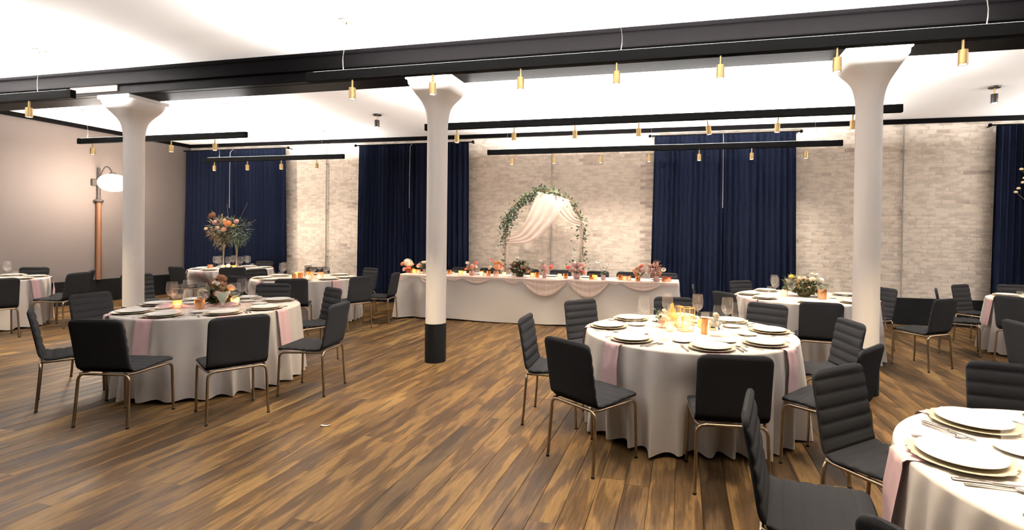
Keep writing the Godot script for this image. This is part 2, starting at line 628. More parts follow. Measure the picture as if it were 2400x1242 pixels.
# ---------------------------------------------------------------- curtains, rods, wands
func build_curtains() -> void:
	var wins := [[-12.30, -9.32, "far left window"], [-7.31, -4.58, "window behind the middle column"], [-0.58, 2.06, "window right of the flower arch"], [5.30, 8.0, "window at the right edge of the photo"]]
	for i in 4:
		var a: float = wins[i][0]
		var b: float = wins[i][1]
		var mid := (a + b) / 2
		for s in 2:
			var x0 := a if s == 0 else mid
			var x1 := mid if s == 0 else b
			var m := MB.new()
			var ph := rng.randf() * 6.0
			var np := 13.0 + rng.randi_range(-1, 1)
			m.grid(260, 16, false, func(u: float, t: float) -> Vector3:
				var y := lerpf(0.012, 3.57, t)
				var w := u * np * TAU + ph + 0.8 * sin(u * 9.0 + ph) + (1.0 - t) * 0.5 * sin(u * 5.0 + ph * 2.0)
				var amp := lerpf(0.075, 0.042, t) * (0.75 + 0.25 * sin(u * 17.0 + ph))
				var out := 0.05 * (1.0 - t)
				var xx := lerpf(x0 - (out if s == 0 else 0.0), x1 + (out if s == 1 else 0.0), u) + 0.018 * sin(2.0 * w) * (1.0 - 0.4 * t) * smoothstep(0.0, 0.06, minf(u, 1.0 - u))
				return Vector3(xx, y, -10.2 + amp * sin(w)))
			var lab := "navy velvet curtain, %s half, hanging at the %s" % [["left", "right"][s], wins[i][2]]
			single("curtain", m, M.velvet, lab, "curtain", Vector3.ZERO, 0.0, "navy curtains along the brick wall")
		var rod := thing("curtain_rod", "black curtain rod with ball ends above the " + wins[i][2], "curtain rod", Vector3(mid, 3.58, -10.2), 0.0, "curtain rods")
		var hw := (b - a) / 2 + 0.07
		var q := MB.new()
		q.tube([Vector3(-hw, 0, 0), Vector3(hw, 0, 0)], 0.014, 10)
		put("pole", q, M.rail, rod)
		for e in [-1.0, 1.0]:
			q = MB.new()
			var pr := []
			for k in 9: pr.append(Vector2(0.033 * sin(PI * k / 8), -0.033 * cos(PI * k / 8)))
			q.lathe(pr, 12, Vector3(e * (hw + 0.02), 0, 0))
			put("finial", q, M.rail, rod)
			q = MB.new()
			q.tube([Vector3(e * (hw - 0.03), 0, 0), Vector3(e * (hw - 0.03), 0, -0.19)], 0.01, 6)
			put("bracket", q, M.rail, rod)
		if i < 3:
			q = MB.new()
			q.tube([Vector3(0, 0.03, -0.095), Vector3(0, -0.01, -0.04), Vector3(0, -0.06, 0), Vector3(0.0, -0.7, 0.01), Vector3(0, -1.1, 0.012), Vector3(0, -1.42, 0.012)], 0.005, 6, 0.008)
			single("curtain_wand", q, M.wand, "thin draw wand between the navy curtains at the " + wins[i][2], "curtain wand", Vector3(mid, 3.55, -10.095), 0.0, "curtain draw wands")


func build_wall_lamp() -> void:
	var t := thing("wall_lamp", "glowing opal globe lamp on a gooseneck arm from a wooden wall post", "lamp", Vector3(LEFT, 0.49, -8.27))
	var m := MB.new()
	m.tube([Vector3(0.06, 0.0, 0), Vector3(0.06, 0.9, 0.0), Vector3(0.06, 1.70, 0.0)], 0.05, 12, 0.045)
	put("post", m, M.wood_post, t, "reddish brown wooden post")
	m = MB.new()
	m.tube([Vector3(0.06, 1.70, 0), Vector3(0.06, 2.1, 0), Vector3(0.06, 2.40, 0)], 0.03, 10, 0.026)
	put("mast", m, M.dark_metal, t, "dark metal upper mast")
	m = MB.new()
	m.lathe([Vector2(0.05, 1.66), Vector2(0.085, 1.68), Vector2(0.085, 1.71), Vector2(0.04, 1.74)], 16, Vector3(0.06, 0, 0))
	put("collar", m, M.dark_metal, t)
	put("junction_box", block(Vector3(0.0, 2.02, -0.03), Vector3(0.07, 2.16, 0.12), 0.008), M.dark_metal, t)
	m = MB.new()
	var pts := []
	for k in 13:
		var q := float(k) / 12
		pts.append(Vector3(0.06 + 0.86 * q, 2.16 + 0.24 * sin(q * PI * 0.93) , 0.32 * q))
	m.tube(pts, 0.014, 8)
	put("gooseneck_arm", m, M.dark_metal, t)
	m = MB.new()
	var pr := []
	for k in 19: pr.append(Vector2(0.243 * pow(sin(PI * k / 18), 0.8), -0.178 * cos(PI * k / 18)))
	m.lathe(pr, 36, Vector3(0.92, 2.04, 0.32))
	put("globe", m, M.opal, t, "bright oval opal glass globe")
	m = MB.new()
	m.lathe([Vector2(0.07, 2.2), Vector2(0.05, 2.25), Vector2(0.012, 2.27)], 16, Vector3(0.92, 0, 0.32))
	put("globe_cap", m, M.dark_metal, t)
	var l := OmniLight3D.new()
	l.name = "globe_light"
	l.light_color = Color(1.0, 0.92, 0.84)
	l.light_energy = 11.0
	l.light_size = 0.17
	l.omni_range = 30.0
	l.omni_attenuation = 2.0
	l.shadow_enabled = true
	l.position = Vector3(0.92, 2.04, 0.32)
	t.add_child(l)


# ---------------------------------------------------------------- rails with uplights, brass spots
func build_rails() -> void:
	var rails := [
		[-3.90, 2.75, -4.57, [-3.44, -0.6, 2.27], "long black light rail in front of the beam, nearest to the photographer"],
		[-11.0, -7.2, -4.57, [-10.7, -7.76], "black light rail before the beam at the left edge of the photo"],
		[-3.89, 2.65, -7.04, [-3.42, -0.63, 2.2], "long black light rail behind the middle and right columns"],
		[-3.82, 2.64, -9.40, [-3.4, -0.6, 2.2], "long black light rail above the flower arch and head table"],
		[-10.96, -7.20, -7.04, [-10.77, -7.68], "short black light rail behind the left column"],
		[-10.76, -7.10, -9.40, [-10.4, -7.65], "short black light rail in front of the far left curtains"],
		[5.95, 9.4, -4.57, [6.4, 8.9], "added unseen black light rail before the beam, beyond the right photo edge"],  # this rail and those below are added, unseen, to brighten the ceiling
		[5.95, 9.4, -7.04, [6.4, 8.9], "added unseen black light rail behind the beam, beyond the right photo edge"],
		[5.95, 9.4, -9.40, [6.4, 8.9], "added unseen black light rail by the brick wall, beyond the right photo edge"],
		[-11.0, -7.2, -2.10, [-10.4, -7.68], "added unseen black light rail overhead at left, above the photographer's side"],  # overhead rails added out of view to light the near side
		[-3.90, 2.75, -2.10, [-3.44, 2.27], "added unseen black light rail overhead, nearer than the top edge of the photo"]]
	for k in rails.size():
		var d: Array = rails[k]
		var t := thing("light_rail", d[4], "light rail", Vector3(0, 3.15, d[2]), 0.0, "hanging light rails")
		put("rail_body", block(Vector3(d[0], 0, -0.03), Vector3(d[1], 0.10, 0.03), 0.004), M.rail, t)
		put("uplight_strip", block(Vector3(d[0] + 0.08, 0.10, -0.018), Vector3(d[1] - 0.08, 0.104, 0.018)), M.strip, t)
		for x in d[3]:
			var m := MB.new()
			m.lathe([Vector2(0.001, CEIL - 3.17), Vector2(0.06, CEIL - 3.168), Vector2(0.075, CEIL - 3.16), Vector2(0.075, CEIL - 3.15)], 20, Vector3(x, 0, 0))
			put("canopy", m, M.dark_metal, t)
			m = MB.new()
			var sway := 0.018 * (1.0 if fmod(absf(x), 2.0) > 1.0 else -1.0)
			var p := []
			for i in 9:
				var q := i / 8.0
				p.append(Vector3(x + sway * sin(q * TAU) - sway * q * 1.4, lerpf(CEIL - 3.16, 0.10, q), 0.0))
			m.tube(p, 0.003, 6)
			put("cable", m, M.cable, t)
		var L: float = d[1] - d[0] - 0.16
		var a := AreaLight3D.new()
		a.name = "uplight"
		a.area_size = Vector2(L, 0.036)
		a.area_range = 30.0
		a.light_color = UP_C
		a.light_energy = UP_E * L / 3.0 * (0.5 if d[2] < -9.0 else (0.7 if d[2] > -3.0 else (1.15 if d[2] > -5.0 else 1.0))) * (1.6 if d[0] > 5.0 else 1.0)
		a.shadow_enabled = true
		a.position = Vector3((d[0] + d[1]) / 2, 0.112, 0)
		a.rotation.x = PI / 2
		t.add_child(a)
	# brass spotlights
	var st := thing("brass_spotlight", "", "spotlight")
	var m := MB.new()
	m.tube([Vector3(0, 0.0, 0), Vector3(0, -0.085, 0)], 0.010, 10)
	put("stem", m, M.brass, st)
	m = MB.new()
	m.lathe([Vector2(0.026, -0.198), Vector2(0.034, -0.2), Vector2(0.0345, -0.198), Vector2(0.0345, -0.086), Vector2(0.033, -0.083), Vector2(0.008, -0.08)], 24)
	put("barrel", m, M.brass, st)
	m = MB.new()
	m.lathe([Vector2(0.001, -0.196), Vector2(0.028, -0.196), Vector2(0.028, -0.190)], 20)
	put("lens", m, M.lens, st, "lit lens")
	var l := SpotLight3D.new()
	l.name = "beam_light"
	l.light_color = SPOT_C
	l.light_energy = SPOT_E
	l.spot_angle = 34.0
	l.spot_angle_attenuation = 0.7
	l.spot_range = 30.0
	l.spot_attenuation = 2.0
	l.light_size = 0.02
	l.shadow_enabled = true
	l.position = Vector3(0, -0.205, 0)
	l.rotation.x = -PI / 2
	st.add_child(l)
	proto.spot = st
	used.erase("brass_spotlight")
	used["brass_spotlight"] = 1
	var rows := [
		[-4.57, [-3.36, -2.45, -1.53, -0.61, 0.30, 1.23, 2.14], "on the nearest rail", "spotlights on the nearest rail"],
		[-4.57, [-9.75, -8.84, -7.93], "on the rail at the left edge", "spotlights on the left edge rail"],
		[-7.04, [-3.36, -2.45, -1.53, -0.62, 0.30, 1.20, 2.09], "on the rail behind the right column", "spotlights on the rail behind the columns"],
		[-9.40, [-3.31, -2.45, -1.54, -0.63, 0.27, 1.17, 2.06], "on the rail above the arch", "spotlights on the rail above the arch"],
		[-7.04, [-10.62, -8.80, -7.86], "on the short rail behind the left column", "spotlights on the rail behind the left column"],
		[-9.40, [-10.5, -9.59, -8.69, -7.78], "on the rail before the far left curtains", "spotlights on the far left rail"],
		[-2.10, [-1.53, 0.30, 1.23, 2.14], "added on the unseen overhead rail above the photographer's side", "added spotlights on the overhead rail"]]  # added spots, out of view, light the nearest tables and floor
	for r in rows:
		for i in r[1].size():
			var where := Vector3(r[1][i], 3.15, r[0])
			var o := copy_of("spot", "brass_spotlight", "small brass cylinder spotlight, %s from left %s" % [ORD[i], r[2]], "spotlight", where, 0.0, r[3])
			if r[0] > -5.0:
				for l2 in o.get_children():
					if l2 is SpotLight3D: l2.light_energy = SPOT_E * 0.62
			if r[0] < -9.0:
				for l2 in o.get_children():
					if l2 is SpotLight3D:
						l2.spot_angle = 62.0
						l2.spot_angle_attenuation = 1.0
						l2.light_energy = SPOT_E * (0.20 if r[1].size() == 4 else 0.34)
						l2.light_color = Color(1.0, 0.94, 0.87)
			if r[0] == -7.04 and i == 4 and r[1].size() == 7: o.rotation = Vector3(0.05, 0, 0.16)
			if r[0] == -7.04 and i == 5: o.rotation = Vector3(0.0, 0, -0.07)
	# a black ceiling spot either side
	for k in 2:
		var t := thing("ceiling_spot", ["small black spotlight on a ceiling rose left of the middle column", "small black spotlight on a ceiling rose at the upper right"][k], "spotlight", [Vector3(-5.56, CEIL, -8.28), Vector3(4.32, CEIL, -8.37)][k], 0.0, "black ceiling spots")
		m = MB.new()
		m.lathe([Vector2(0.001, -0.024), Vector2(0.07, -0.022), Vector2(0.078, -0.018), Vector2(0.078, 0.0)], 20)
		put("ceiling_rose", m, M.dark_metal, t)
		m = MB.new()
		m.tube([Vector3(0, -0.01, 0), Vector3(0, -0.11, 0)], 0.009, 8)
		put("stem", m, M.brass, t)
		m = MB.new()
		m.lathe([Vector2(0.02, -0.232), Vector2(0.043, -0.235), Vector2(0.043, -0.108), Vector2(0.01, -0.104)], 20)
		put("barrel", m, M.dark_metal, t)
		m = MB.new()
		m.lathe([Vector2(0.001, -0.237), Vector2(0.034, -0.237), Vector2(0.034, -0.232)], 16)
		put("lens", m, M.lens, t)
		l = SpotLight3D.new()
		l.name = "beam_light"
		l.light_color = SPOT_C
		l.light_energy = SPOT_E
		l.spot_angle = 36.0
		l.spot_range = 30.0
		l.spot_attenuation = 2.0
		l.light_size = 0.02
		l.shadow_enabled = true
		l.position = Vector3(0, -0.245, 0)
		l.rotation.x = -PI / 2
		t.add_child(l)


# ---------------------------------------------------------------- cloths
func round_cloth(R: float, top: float, sd: int) -> MB:
	var r := RandomNumberGenerator.new()
	r.seed = sd
	var n := 17.0 + r.randi_range(0, 3)
	var p := []
	for k in 6: p.append(r.randf() * TAU)
	var m := MB.new()
	var H := top - 0.012
	m.grid(288, 34, true, func(s: float, t: float) -> Vector3:
		var a := -s * TAU
		if t < 0.12:
			var rr := R * t / 0.12 * 0.985
			return Vector3(rr * cos(a), top, rr * sin(a))
		var q := (t - 0.12) / 0.88
		if q < 0.10:
			var b := q / 0.10 * PI / 2
			return Vector3((R * 0.985 + 0.014 * sin(b)) * cos(a), top - 0.016 * (1.0 - cos(b)), (R * 0.985 + 0.014 * sin(b)) * sin(a))
		var d := (q - 0.10) / 0.90
		var w := n * a + 1.3 * sin(3.0 * a + p[0]) + 0.9 * sin(5.0 * a + p[1]) + 0.35 * d * sin(7.0 * a + p[2])
		var depth := 0.6 + 0.4 * sin(4.0 * a + p[3])
		var fold := (0.5 + 0.5 * sin(w))
		fold = pow(fold, 0.8)
		var amp := (0.004 + 0.085 * pow(d, 0.85)) * depth
		var rad := R * 0.985 + 0.014 + 0.045 * d + amp * (fold - 0.35)
		var a2 := a + 0.018 * d * cos(w) * depth
		var hem := 0.012 + 0.022 * (0.5 + 0.5 * sin(2.0 * a + p[4])) + 0.012 * (1.0 - fold)
		return Vector3(rad * cos(a2), lerpf(top - 0.016, hem, d), rad * sin(a2)))
	return m


func build_head_table() -> void:
	var x0 := -5.19
	var x1 := -0.06
	var zf := -8.40
	var zb := -9.16
	var top := 0.80
	var t := thing("banquet_table", "long head table hidden under a floor length white cloth", "table", Vector3((x0 + x1) / 2, 0, (zf + zb) / 2))
	var hx := (x1 - x0) / 2
	put("tabletop", block(Vector3(-hx + 0.03, top - 0.035, -0.35), Vector3(hx - 0.03, top - 0.006, 0.35), 0.004), M.under, t)
	for sx in [-0.92, -0.3, 0.3, 0.92]:
		for sz in [-0.28, 0.28]:
			var lg := MB.new()
			lg.tube([Vector3(sx * hx, 0, sz), Vector3(sx * hx, top - 0.035, sz)], 0.018, 8)
			put("leg", lg, M.dark_metal, t)
	# cloth: walk round the outline; u = share of the outline
	var W := x1 - x0
	var D := zf - zb
	var per := 2 * (W + D)
	var cx := (x0 + x1) / 2
	var cz := (zf + zb) / 2
	var outline := func(s: float) -> Array:   # point and outward direction; front edge first, from left to right
		var q := fposmod(s, 1.0) * per
		if q < W: return [Vector2(x0 + q, zf), Vector2(0, 1)]
		q -= W
		if q < D: return [Vector2(x1, zf - q), Vector2(1, 0)]
		q -= D
		if q < W: return [Vector2(x1 - q, zb), Vector2(0, -1)]
		return [Vector2(x0, zb + q - W), Vector2(-1, 0)]
	var m := MB.new()
	m.grid(560, 26, true, func(s: float, t2: float) -> Vector3:
		var o: Array = outline.call(s)
		var p: Vector2 = o[0]
		var n: Vector2 = o[1]
		var dc := 9.0
		for c in [Vector2(x0, zf), Vector2(x1, zf), Vector2(x0, zb), Vector2(x1, zb)]: dc = minf(dc, p.distance_to(c))
		if dc < 0.06:
			n = (n + (p - Vector2(cx, cz)).sign() * (1.0 - dc / 0.06)).normalized() if n.x == 0.0 or n.y == 0.0 else n
		if t2 < 0.12:
			var k := t2 / 0.12
			var pp := Vector2(cx, cz).lerp(p, k) if k > 0.99 else Vector2(lerpf(clampf(p.x, x0 + 0.1, x1 - 0.1), p.x, k), lerpf(cz, p.y, k))
			return Vector3(pp.x, top, pp.y)
		var d := (t2 - 0.12) / 0.88
		var sx := s * per
		var corner := exp(-dc * dc / 0.05)
		var fold := sin(sx * 3.1 + 1.5 * sin(sx * 0.9) + d * 0.8) * 0.5 + 0.5 * sin(sx * 7.7 + 2.0 * sin(sx * 1.7))
		var diag := sin((sx - d * 0.9) * 4.2 + 0.7)
		var amp := 0.012 * d + 0.016 * d * corner + 0.022 * d * d
		var outw := 0.008 * smoothstep(0.0, 0.06, d) + 0.05 * d * (0.6 + 0.9 * corner) + amp * fold + 0.013 * diag * smoothstep(0.05, 0.5, d)
		if p.x < x0 + 0.9: outw += 0.045 * d * sin(sx * 15.0) 
		var y := lerpf(top - 0.004 if d > 0.0 else top, 0.012 + 0.01 * (1.0 + sin(sx * 2.0)), d)
		return Vector3(p.x + n.x * outw, y, p.y + n.y * outw))
	single("tablecloth", m, M.cloth, "white floor length cloth draped over the long head table", "tablecloth")
	# blush runner: lies on the front half of the table and hangs over the edge in scallops
	var sc := [[-5.19, -4.98, 0.10], [-4.98, -4.72, 0.02], [-4.72, -4.20, 0.17], [-4.20, -3.86, 0.07], [-3.86, -3.32, 0.10], [-3.32, -3.08, 0.02], [-3.08, -2.74, 0.085], [-2.74, -1.92, 0.275], [-1.92, -1.20, 0.265], [-1.20, -0.98, 0.04], [-0.98, -0.32, 0.13], [-0.32, -0.08, 0.035]]
	m = MB.new()
	m.grid(320, 16, false, func(u: float, v: float) -> Vector3:
		var x := lerpf(x0 + 0.01, x1 - 0.01, u)
		var drop := 0.02
		for q in sc:
			if x >= q[0] and x <= q[1]:
				var k: float = (x - q[0]) / (q[1] - q[0])
				drop = 0.018 + q[2] * pow(sin(PI * k), 0.75)
		var ripple := 0.006 * sin(x * 23.0 + 2.0 * sin(x * 5.0)) + 0.004 * sin(x * 61.0)
		if v < 0.5:
			var k := v / 0.5
			return Vector3(x, top + 0.005 + (0.004 + ripple * 0.6) * sin(k * PI), lerpf(zf - 0.36 + 0.03 * sin(x * 3.0), zf + 0.012, k))
		var d := (v - 0.5) / 0.5
		return Vector3(x, top + 0.004 - drop * d, zf + 0.022 + 0.17 * d * drop + 0.006 * sin(d * 16.0) * minf(drop * 4.0, 1.0) + absf(ripple) * 0.6))
	single("chiffon_runner", m, M.swag, "blush chiffon runner swagged along the front edge of the head table", "table runner")
	# chairs' places along the wall side: plates and a few wine glasses
	var px := [-4.45, -3.8, -3.03, -2.37, -1.70, -1.03, -0.42]
	for k in 7:
		tag(plate_at("dinner_plate", Vector3(px[k], top + 0.001, -8.98), 0.135), "white dinner plate on the head table, %s from the left" % ORD[k], "plate", "plates on the head table")


func build_arch() -> void:
	var t := thing("wedding_arch", "round topped arch wrapped in green vines standing behind the head table", "arch", Vector3(-2.745, 0, -9.75))
	var path := []
	for k in 8: path.append(Vector3(-0.80, 1.66 * k / 8.0, 0))
	for k in 25:
		var a := PI - PI * k / 24.0
		path.append(Vector3(0.80 * cos(a), 1.66 + 0.80 * sin(a), 0))
	for k in 8: path.append(Vector3(0.80, 1.66 * (7 - k) / 8.0, 0))
	var m := MB.new()
	m.tube(path, 0.020, 10)
	put("arch_pole", m, M.pole, t, "brown bentwood arch pole")
	var r := RandomNumberGenerator.new()
	r.seed = 91
	for pass_k in 2:
		m = MB.new()
		for k in 1000:
			var q := r.randf()
			var i := q * (path.size() - 1)
			var p: Vector3 = path[int(i)].lerp(path[mini(int(i) + 1, path.size() - 1)], i - int(i))
			var ang := atan2(p.y - 1.66, p.x)
			var dens := 0.0
			if p.y > 1.66:
				dens = 1.0 if p.x < 0.0 else 0.32
				if p.x > 0.05 and p.x < 0.32: dens = 0.7
				if p.x < -0.35: dens = 1.25
			elif p.x < 0: dens = 0.8 if p.y > 1.36 else (0.3 if p.y > 1.0 and p.y < 1.18 else 0.05)
			else: dens = 0.75 if (p.y > 1.5) else (0.6 if p.y > 0.85 else 0.05)
			if r.randf() > dens: continue
			var reach := 0.085 if p.x < 0 else 0.08
			if p.x > 0 and p.y < 1.5: reach = 0.17
			var off := Vector3(r.randfn(0, 1), r.randfn(0, 1), r.randfn(0, 0.8)) * reach * 0.62
			if p.x < -0.2 and p.y > 1.9: off += Vector3(0.03, -0.05, 0)
			var d := Vector3(r.randf_range(-1, 1), r.randf_range(-1.0, 0.6), r.randf_range(-0.6, 0.9)).normalized()
			m.leaf(p + off, d, Vector3(r.randf_range(-0.6, 0.6), r.randf_range(-0.3, 0.6), 1).normalized(), r.randf_range(0.05, 0.085), r.randf_range(0.011, 0.018))
		put("vine_leaves", m, M.leaf if pass_k else M.leaf_dark, t).set_meta("kind", "stuff")
	m = MB.new()
	for k in 26:   # thin winding vine stems
		var q0 := r.randf_range(0.12, 0.80)
		var pp := []
		for j in 9:
			var i2: float = (q0 + j * 0.012) * (path.size() - 1)
			var b: Vector3 = path[int(i2)].lerp(path[mini(int(i2) + 1, path.size() - 1)], i2 - int(i2))
			pp.append(b + Vector3(0.05 * sin(j * 1.1 + k), 0.05 * cos(j * 0.9 + k * 2.0), 0.04 * cos(j + k)))
		m.tube(pp, 0.003, 5)
	put("vine_stems", m, M.stem, t).set_meta("kind", "stuff")
	# draped chiffon, hung from the arch
	var ribbon := func(A: Array, B: Array, z: float, folds: float, amp: float) -> MB:
		var mm := MB.new()
		mm.grid(44, 40, false, func(u: float, v: float) -> Vector3:
			var pa := along(A, v)
			var pb := along(B, v)
			var p := pa.lerp(pb, u)
			return Vector3(p.x, p.y, z + amp * (0.35 + 0.65 * v) * sin(u * folds * TAU + 1.5 * v) + 0.05 * sin(v * PI)))
		return mm
	var L := thing("chiffon_drape", "sheer blush chiffon drape swept across and tied to both sides of the arch", "drape", Vector3(0, 0, 0))
	var sw: MB = ribbon.call([Vector2(-2.86, 2.44), Vector2(-2.93, 2.22), Vector2(-3.06, 1.90), Vector2(-3.26, 1.62), Vector2(-3.52, 1.50)], [Vector2(-2.22, 2.27), Vector2(-2.38, 2.05), Vector2(-2.52, 1.83), Vector2(-2.80, 1.53), Vector2(-3.06, 1.40), Vector2(-3.52, 1.38)], -9.69, 3.5, 0.007)
	put("left_sweep", sw, M.chiffon, L)
	sw = ribbon.call([Vector2(-2.22, 2.28), Vector2(-2.14, 2.10), Vector2(-2.05, 1.93), Vector2(-1.94, 1.87)], [Vector2(-2.70, 2.44), Vector2(-2.58, 2.22), Vector2(-2.42, 2.01), Vector2(-2.20, 1.82), Vector2(-1.94, 1.75)], -9.72, 3.0, 0.007)
	put("right_sweep", sw, M.chiffon, L)
	sw = ribbon.call([Vector2(-1.97, 1.84), Vector2(-2.0, 1.3), Vector2(-2.02, 0.86)], [Vector2(-1.90, 1.84), Vector2(-1.93, 1.3), Vector2(-1.90, 0.86)], -9.72, 2.5, 0.02)
	put("right_tail", sw, M.chiffon, L)
	sw = ribbon.call([Vector2(-3.53, 1.46), Vector2(-3.52, 1.1), Vector2(-3.52, 0.7)], [Vector2(-3.48, 1.46), Vector2(-3.45, 1.1), Vector2(-3.42, 0.7)], -9.72, 2.0, 0.014)
	put("left_tail", sw, M.chiffon, L)


func along(a: Array, t: float) -> Vector2:
	var f := t * (a.size() - 1)
	var i := mini(int(f), a.size() - 2)
	var p0: Vector2 = a[maxi(i - 1, 0)]
	var p3: Vector2 = a[mini(i + 2, a.size() - 1)]
	return (a[i] as Vector2).cubic_interpolate(a[i + 1], p0, p3, f - i)


# ---------------------------------------------------------------- tableware
func lathe_mesh(prof: Array, segs := 40) -> ArrayMesh:
	var m := MB.new()
	m.lathe(prof, segs)
	return m.mesh()


func make_tableware() -> void:
	# plate: rim, well and foot, unit radius 0.135
	proto.plate_mesh = lathe_mesh([Vector2(0.001, 0.004), Vector2(0.075, 0.003), Vector2(0.078, 0.0), Vector2(0.083, 0.0), Vector2(0.095, 0.006), Vector2(0.130, 0.0165), Vector2(0.1345, 0.019), Vector2(0.135, 0.0205), Vector2(0.1335, 0.0215), Vector2(0.128, 0.0200), Vector2(0.102, 0.0125), Vector2(0.097, 0.0105), Vector2(0.088, 0.0075), Vector2(0.001, 0.0068)], 56)
	# charger: thin dish whose edge is cut in irregular scallops
	var m := MB.new()
	m.grid(144, 8, true, func(s: float, t: float) -> Vector3:
		var a := -s * TAU
		var pr: Array = [Vector2(0.001, 0.0), Vector2(0.10, 0.0), Vector2(0.135, 0.003), Vector2(0.165, 0.009), Vector2(0.167, 0.0105), Vector2(0.165, 0.012), Vector2(0.136, 0.0062), Vector2(0.10, 0.0035), Vector2(0.001, 0.0035)]
		var q: Vector2 = pr[int(round(t * 8))]
		var e := smoothstep(0.13, 0.166, q.x)
		var w := 0.0042 * sin(a * 15.0 + 1.6 * sin(a * 4.0)) + 0.003 * sin(a * 31.0 + 2.0 * sin(a * 3.0)) + 0.0022 * sin(a * 7.0)
		return Vector3((q.x + w * e) * cos(a), q.y + 0.35 * w * e + 0.0014 * e, (q.x + w * e) * sin(a)))
	proto.charger_mesh = m.mesh()
	proto.wine_mesh = lathe_mesh([Vector2(0.001, 0.0), Vector2(0.034, 0.0), Vector2(0.035, 0.0015), Vector2(0.020, 0.004), Vector2(0.006, 0.009), Vector2(0.0042, 0.02), Vector2(0.0038, 0.08), Vector2(0.006, 0.090), Vector2(0.020, 0.099), Vector2(0.034, 0.114), Vector2(0.0405, 0.135), Vector2(0.041, 0.152), Vector2(0.038, 0.185), Vector2(0.0345, 0.213), Vector2(0.0337, 0.213), Vector2(0.037, 0.185), Vector2(0.0398, 0.152), Vector2(0.0392, 0.136), Vector2(0.033, 0.116), Vector2(0.019, 0.102), Vector2(0.001, 0.098)], 28)
	proto.tumbler_mesh = lathe_mesh([Vector2(0.001, 0.0), Vector2(0.029, 0.0), Vector2(0.032, 0.004), Vector2(0.0375, 0.098), Vector2(0.0362, 0.098), Vector2(0.031, 0.013), Vector2(0.001, 0.010)], 28)
	# cutlery lies along x, handle towards +x, on y = 0
	m = MB.new()
	flat_bar(m, [[-0.01, 0.0035, 0.004], [0.03, 0.004, 0.0035], [0.07, 0.006, 0.003], [0.10, 0.0085, 0.0025], [0.108, 0.006, 0.0025]])
	flat_bar(m, [[-0.045, 0.0115, 0.004], [-0.032, 0.012, 0.0025], [-0.018, 0.008, 0.0028], [-0.008, 0.0035, 0.004]])
	for k in 4: flat_bar(m, [[-0.095, 0.0012, 0.0065], [-0.07, 0.0017, 0.0055], [-0.044, 0.002, 0.004]], -0.0093 + 0.0062 * k)
	proto.fork_mesh = m.mesh()
	m = MB.new()
	flat_bar(m, [[-0.115, 0.002, 0.001], [-0.108, 0.007, 0.001], [-0.07, 0.0095, 0.001], [-0.01, 0.0090, 0.001], [-0.002, 0.0055, 0.0012]])
	flat_bar(m, [[-0.004, 0.005, 0.001], [0.03, 0.0065, 0.001], [0.08, 0.0085, 0.001], [0.104, 0.0085, 0.001], [0.110, 0.005, 0.001]], 0.0, 0.0055)
	proto.knife_mesh = m.mesh()
	m = MB.new()
	flat_bar(m, [[-0.045, 0.0035, 0.006], [0.0, 0.0035, 0.0035], [0.06, 0.0062, 0.003], [0.092, 0.0085, 0.0025], [0.10, 0.006, 0.0025]])
	m.grid(18, 6, true, func(s: float, t: float) -> Vector3:
		var a := -s * TAU
		return Vector3(-0.068 + 0.028 * t * cos(a), 0.002 + 0.006 * t * t, 0.0195 * t * sin(a)))
	proto.spoon_mesh = m.mesh()


func flat_bar(m: MB, st: Array, zoff := 0.0, th := 0.0025) -> void:
	# a flat bar through stations [x, half width, height]
	m.grid(8, st.size() - 1, true, func(s: float, t: float) -> Vector3:
		var q: Array = st[int(round(t * (st.size() - 1)))]
		var a := -s * TAU
		return Vector3(q[0], q[2] + th * 0.5 + th * 0.5 * sin(a), zoff + q[1] * signf(cos(a)) * pow(absf(cos(a)), 0.5)))


func plate_at(called: String, at: Vector3, r: float) -> MeshInstance3D:
	var o := put(called, proto.plate_mesh, M.china)
	o.position = at
	o.scale = Vector3(r, minf(r * 1.15, 0.135), r) / 0.135
	return o


func napkin_mesh(R: float, top: float, ang: float, chairs: Array) -> ArrayMesh:
	# local x outward from the table centre, starts under the charger, hangs down the cloth
	var m := MB.new()
	var w := 0.072
	for side in 2:
		var off := 0.006 if side == 0 else 0.002
		m.grid(10, 26, false, func(u: float, t: float) -> Vector3:
			var z := lerpf(w, -w, u)
			var rip := 0.0025 * sin(u * 11.0 + t * 3.0)
			var s := t * 0.60
			if s < 0.20: return Vector3(R - 0.20 + s, top + off * 0.6, z)
			if s < 0.24:
				var b := (s - 0.20) / 0.04 * PI / 2
				return Vector3(R + (0.018 + off) * sin(b), top + off * 0.6 - 0.018 * (1 - cos(b)), z)
			var d := (s - 0.24) / 0.36
			var edge := 0.04 * (z * z) / R
			var x := R + 0.018 + off + 0.055 * d + rip - z * z / (2.0 * R) - edge
			for ch in chairs:   # tucked between cloth and seat
				var da := wrapf(ang - rad_to_deg(atan2(z, x)) - ch[0], -180.0, 180.0) * PI / 180.0
				if absf(da) > 0.6: continue
				var lim: float = (ch[1] - 0.5185 + off) / cos(da)
				var k := (1.0 - smoothstep(0.26, 0.36, absf((ch[1] - 0.52) * tan(da)))) * smoothstep(0.02, 0.34, 0.35 * d / 0.72)
				if x > lim: x = lerpf(x, lim, k)
			return Vector3(x, top - 0.018 - 0.35 * d, z * (1.0 + 0.03 * d)), side == 1)
	return m.mesh()


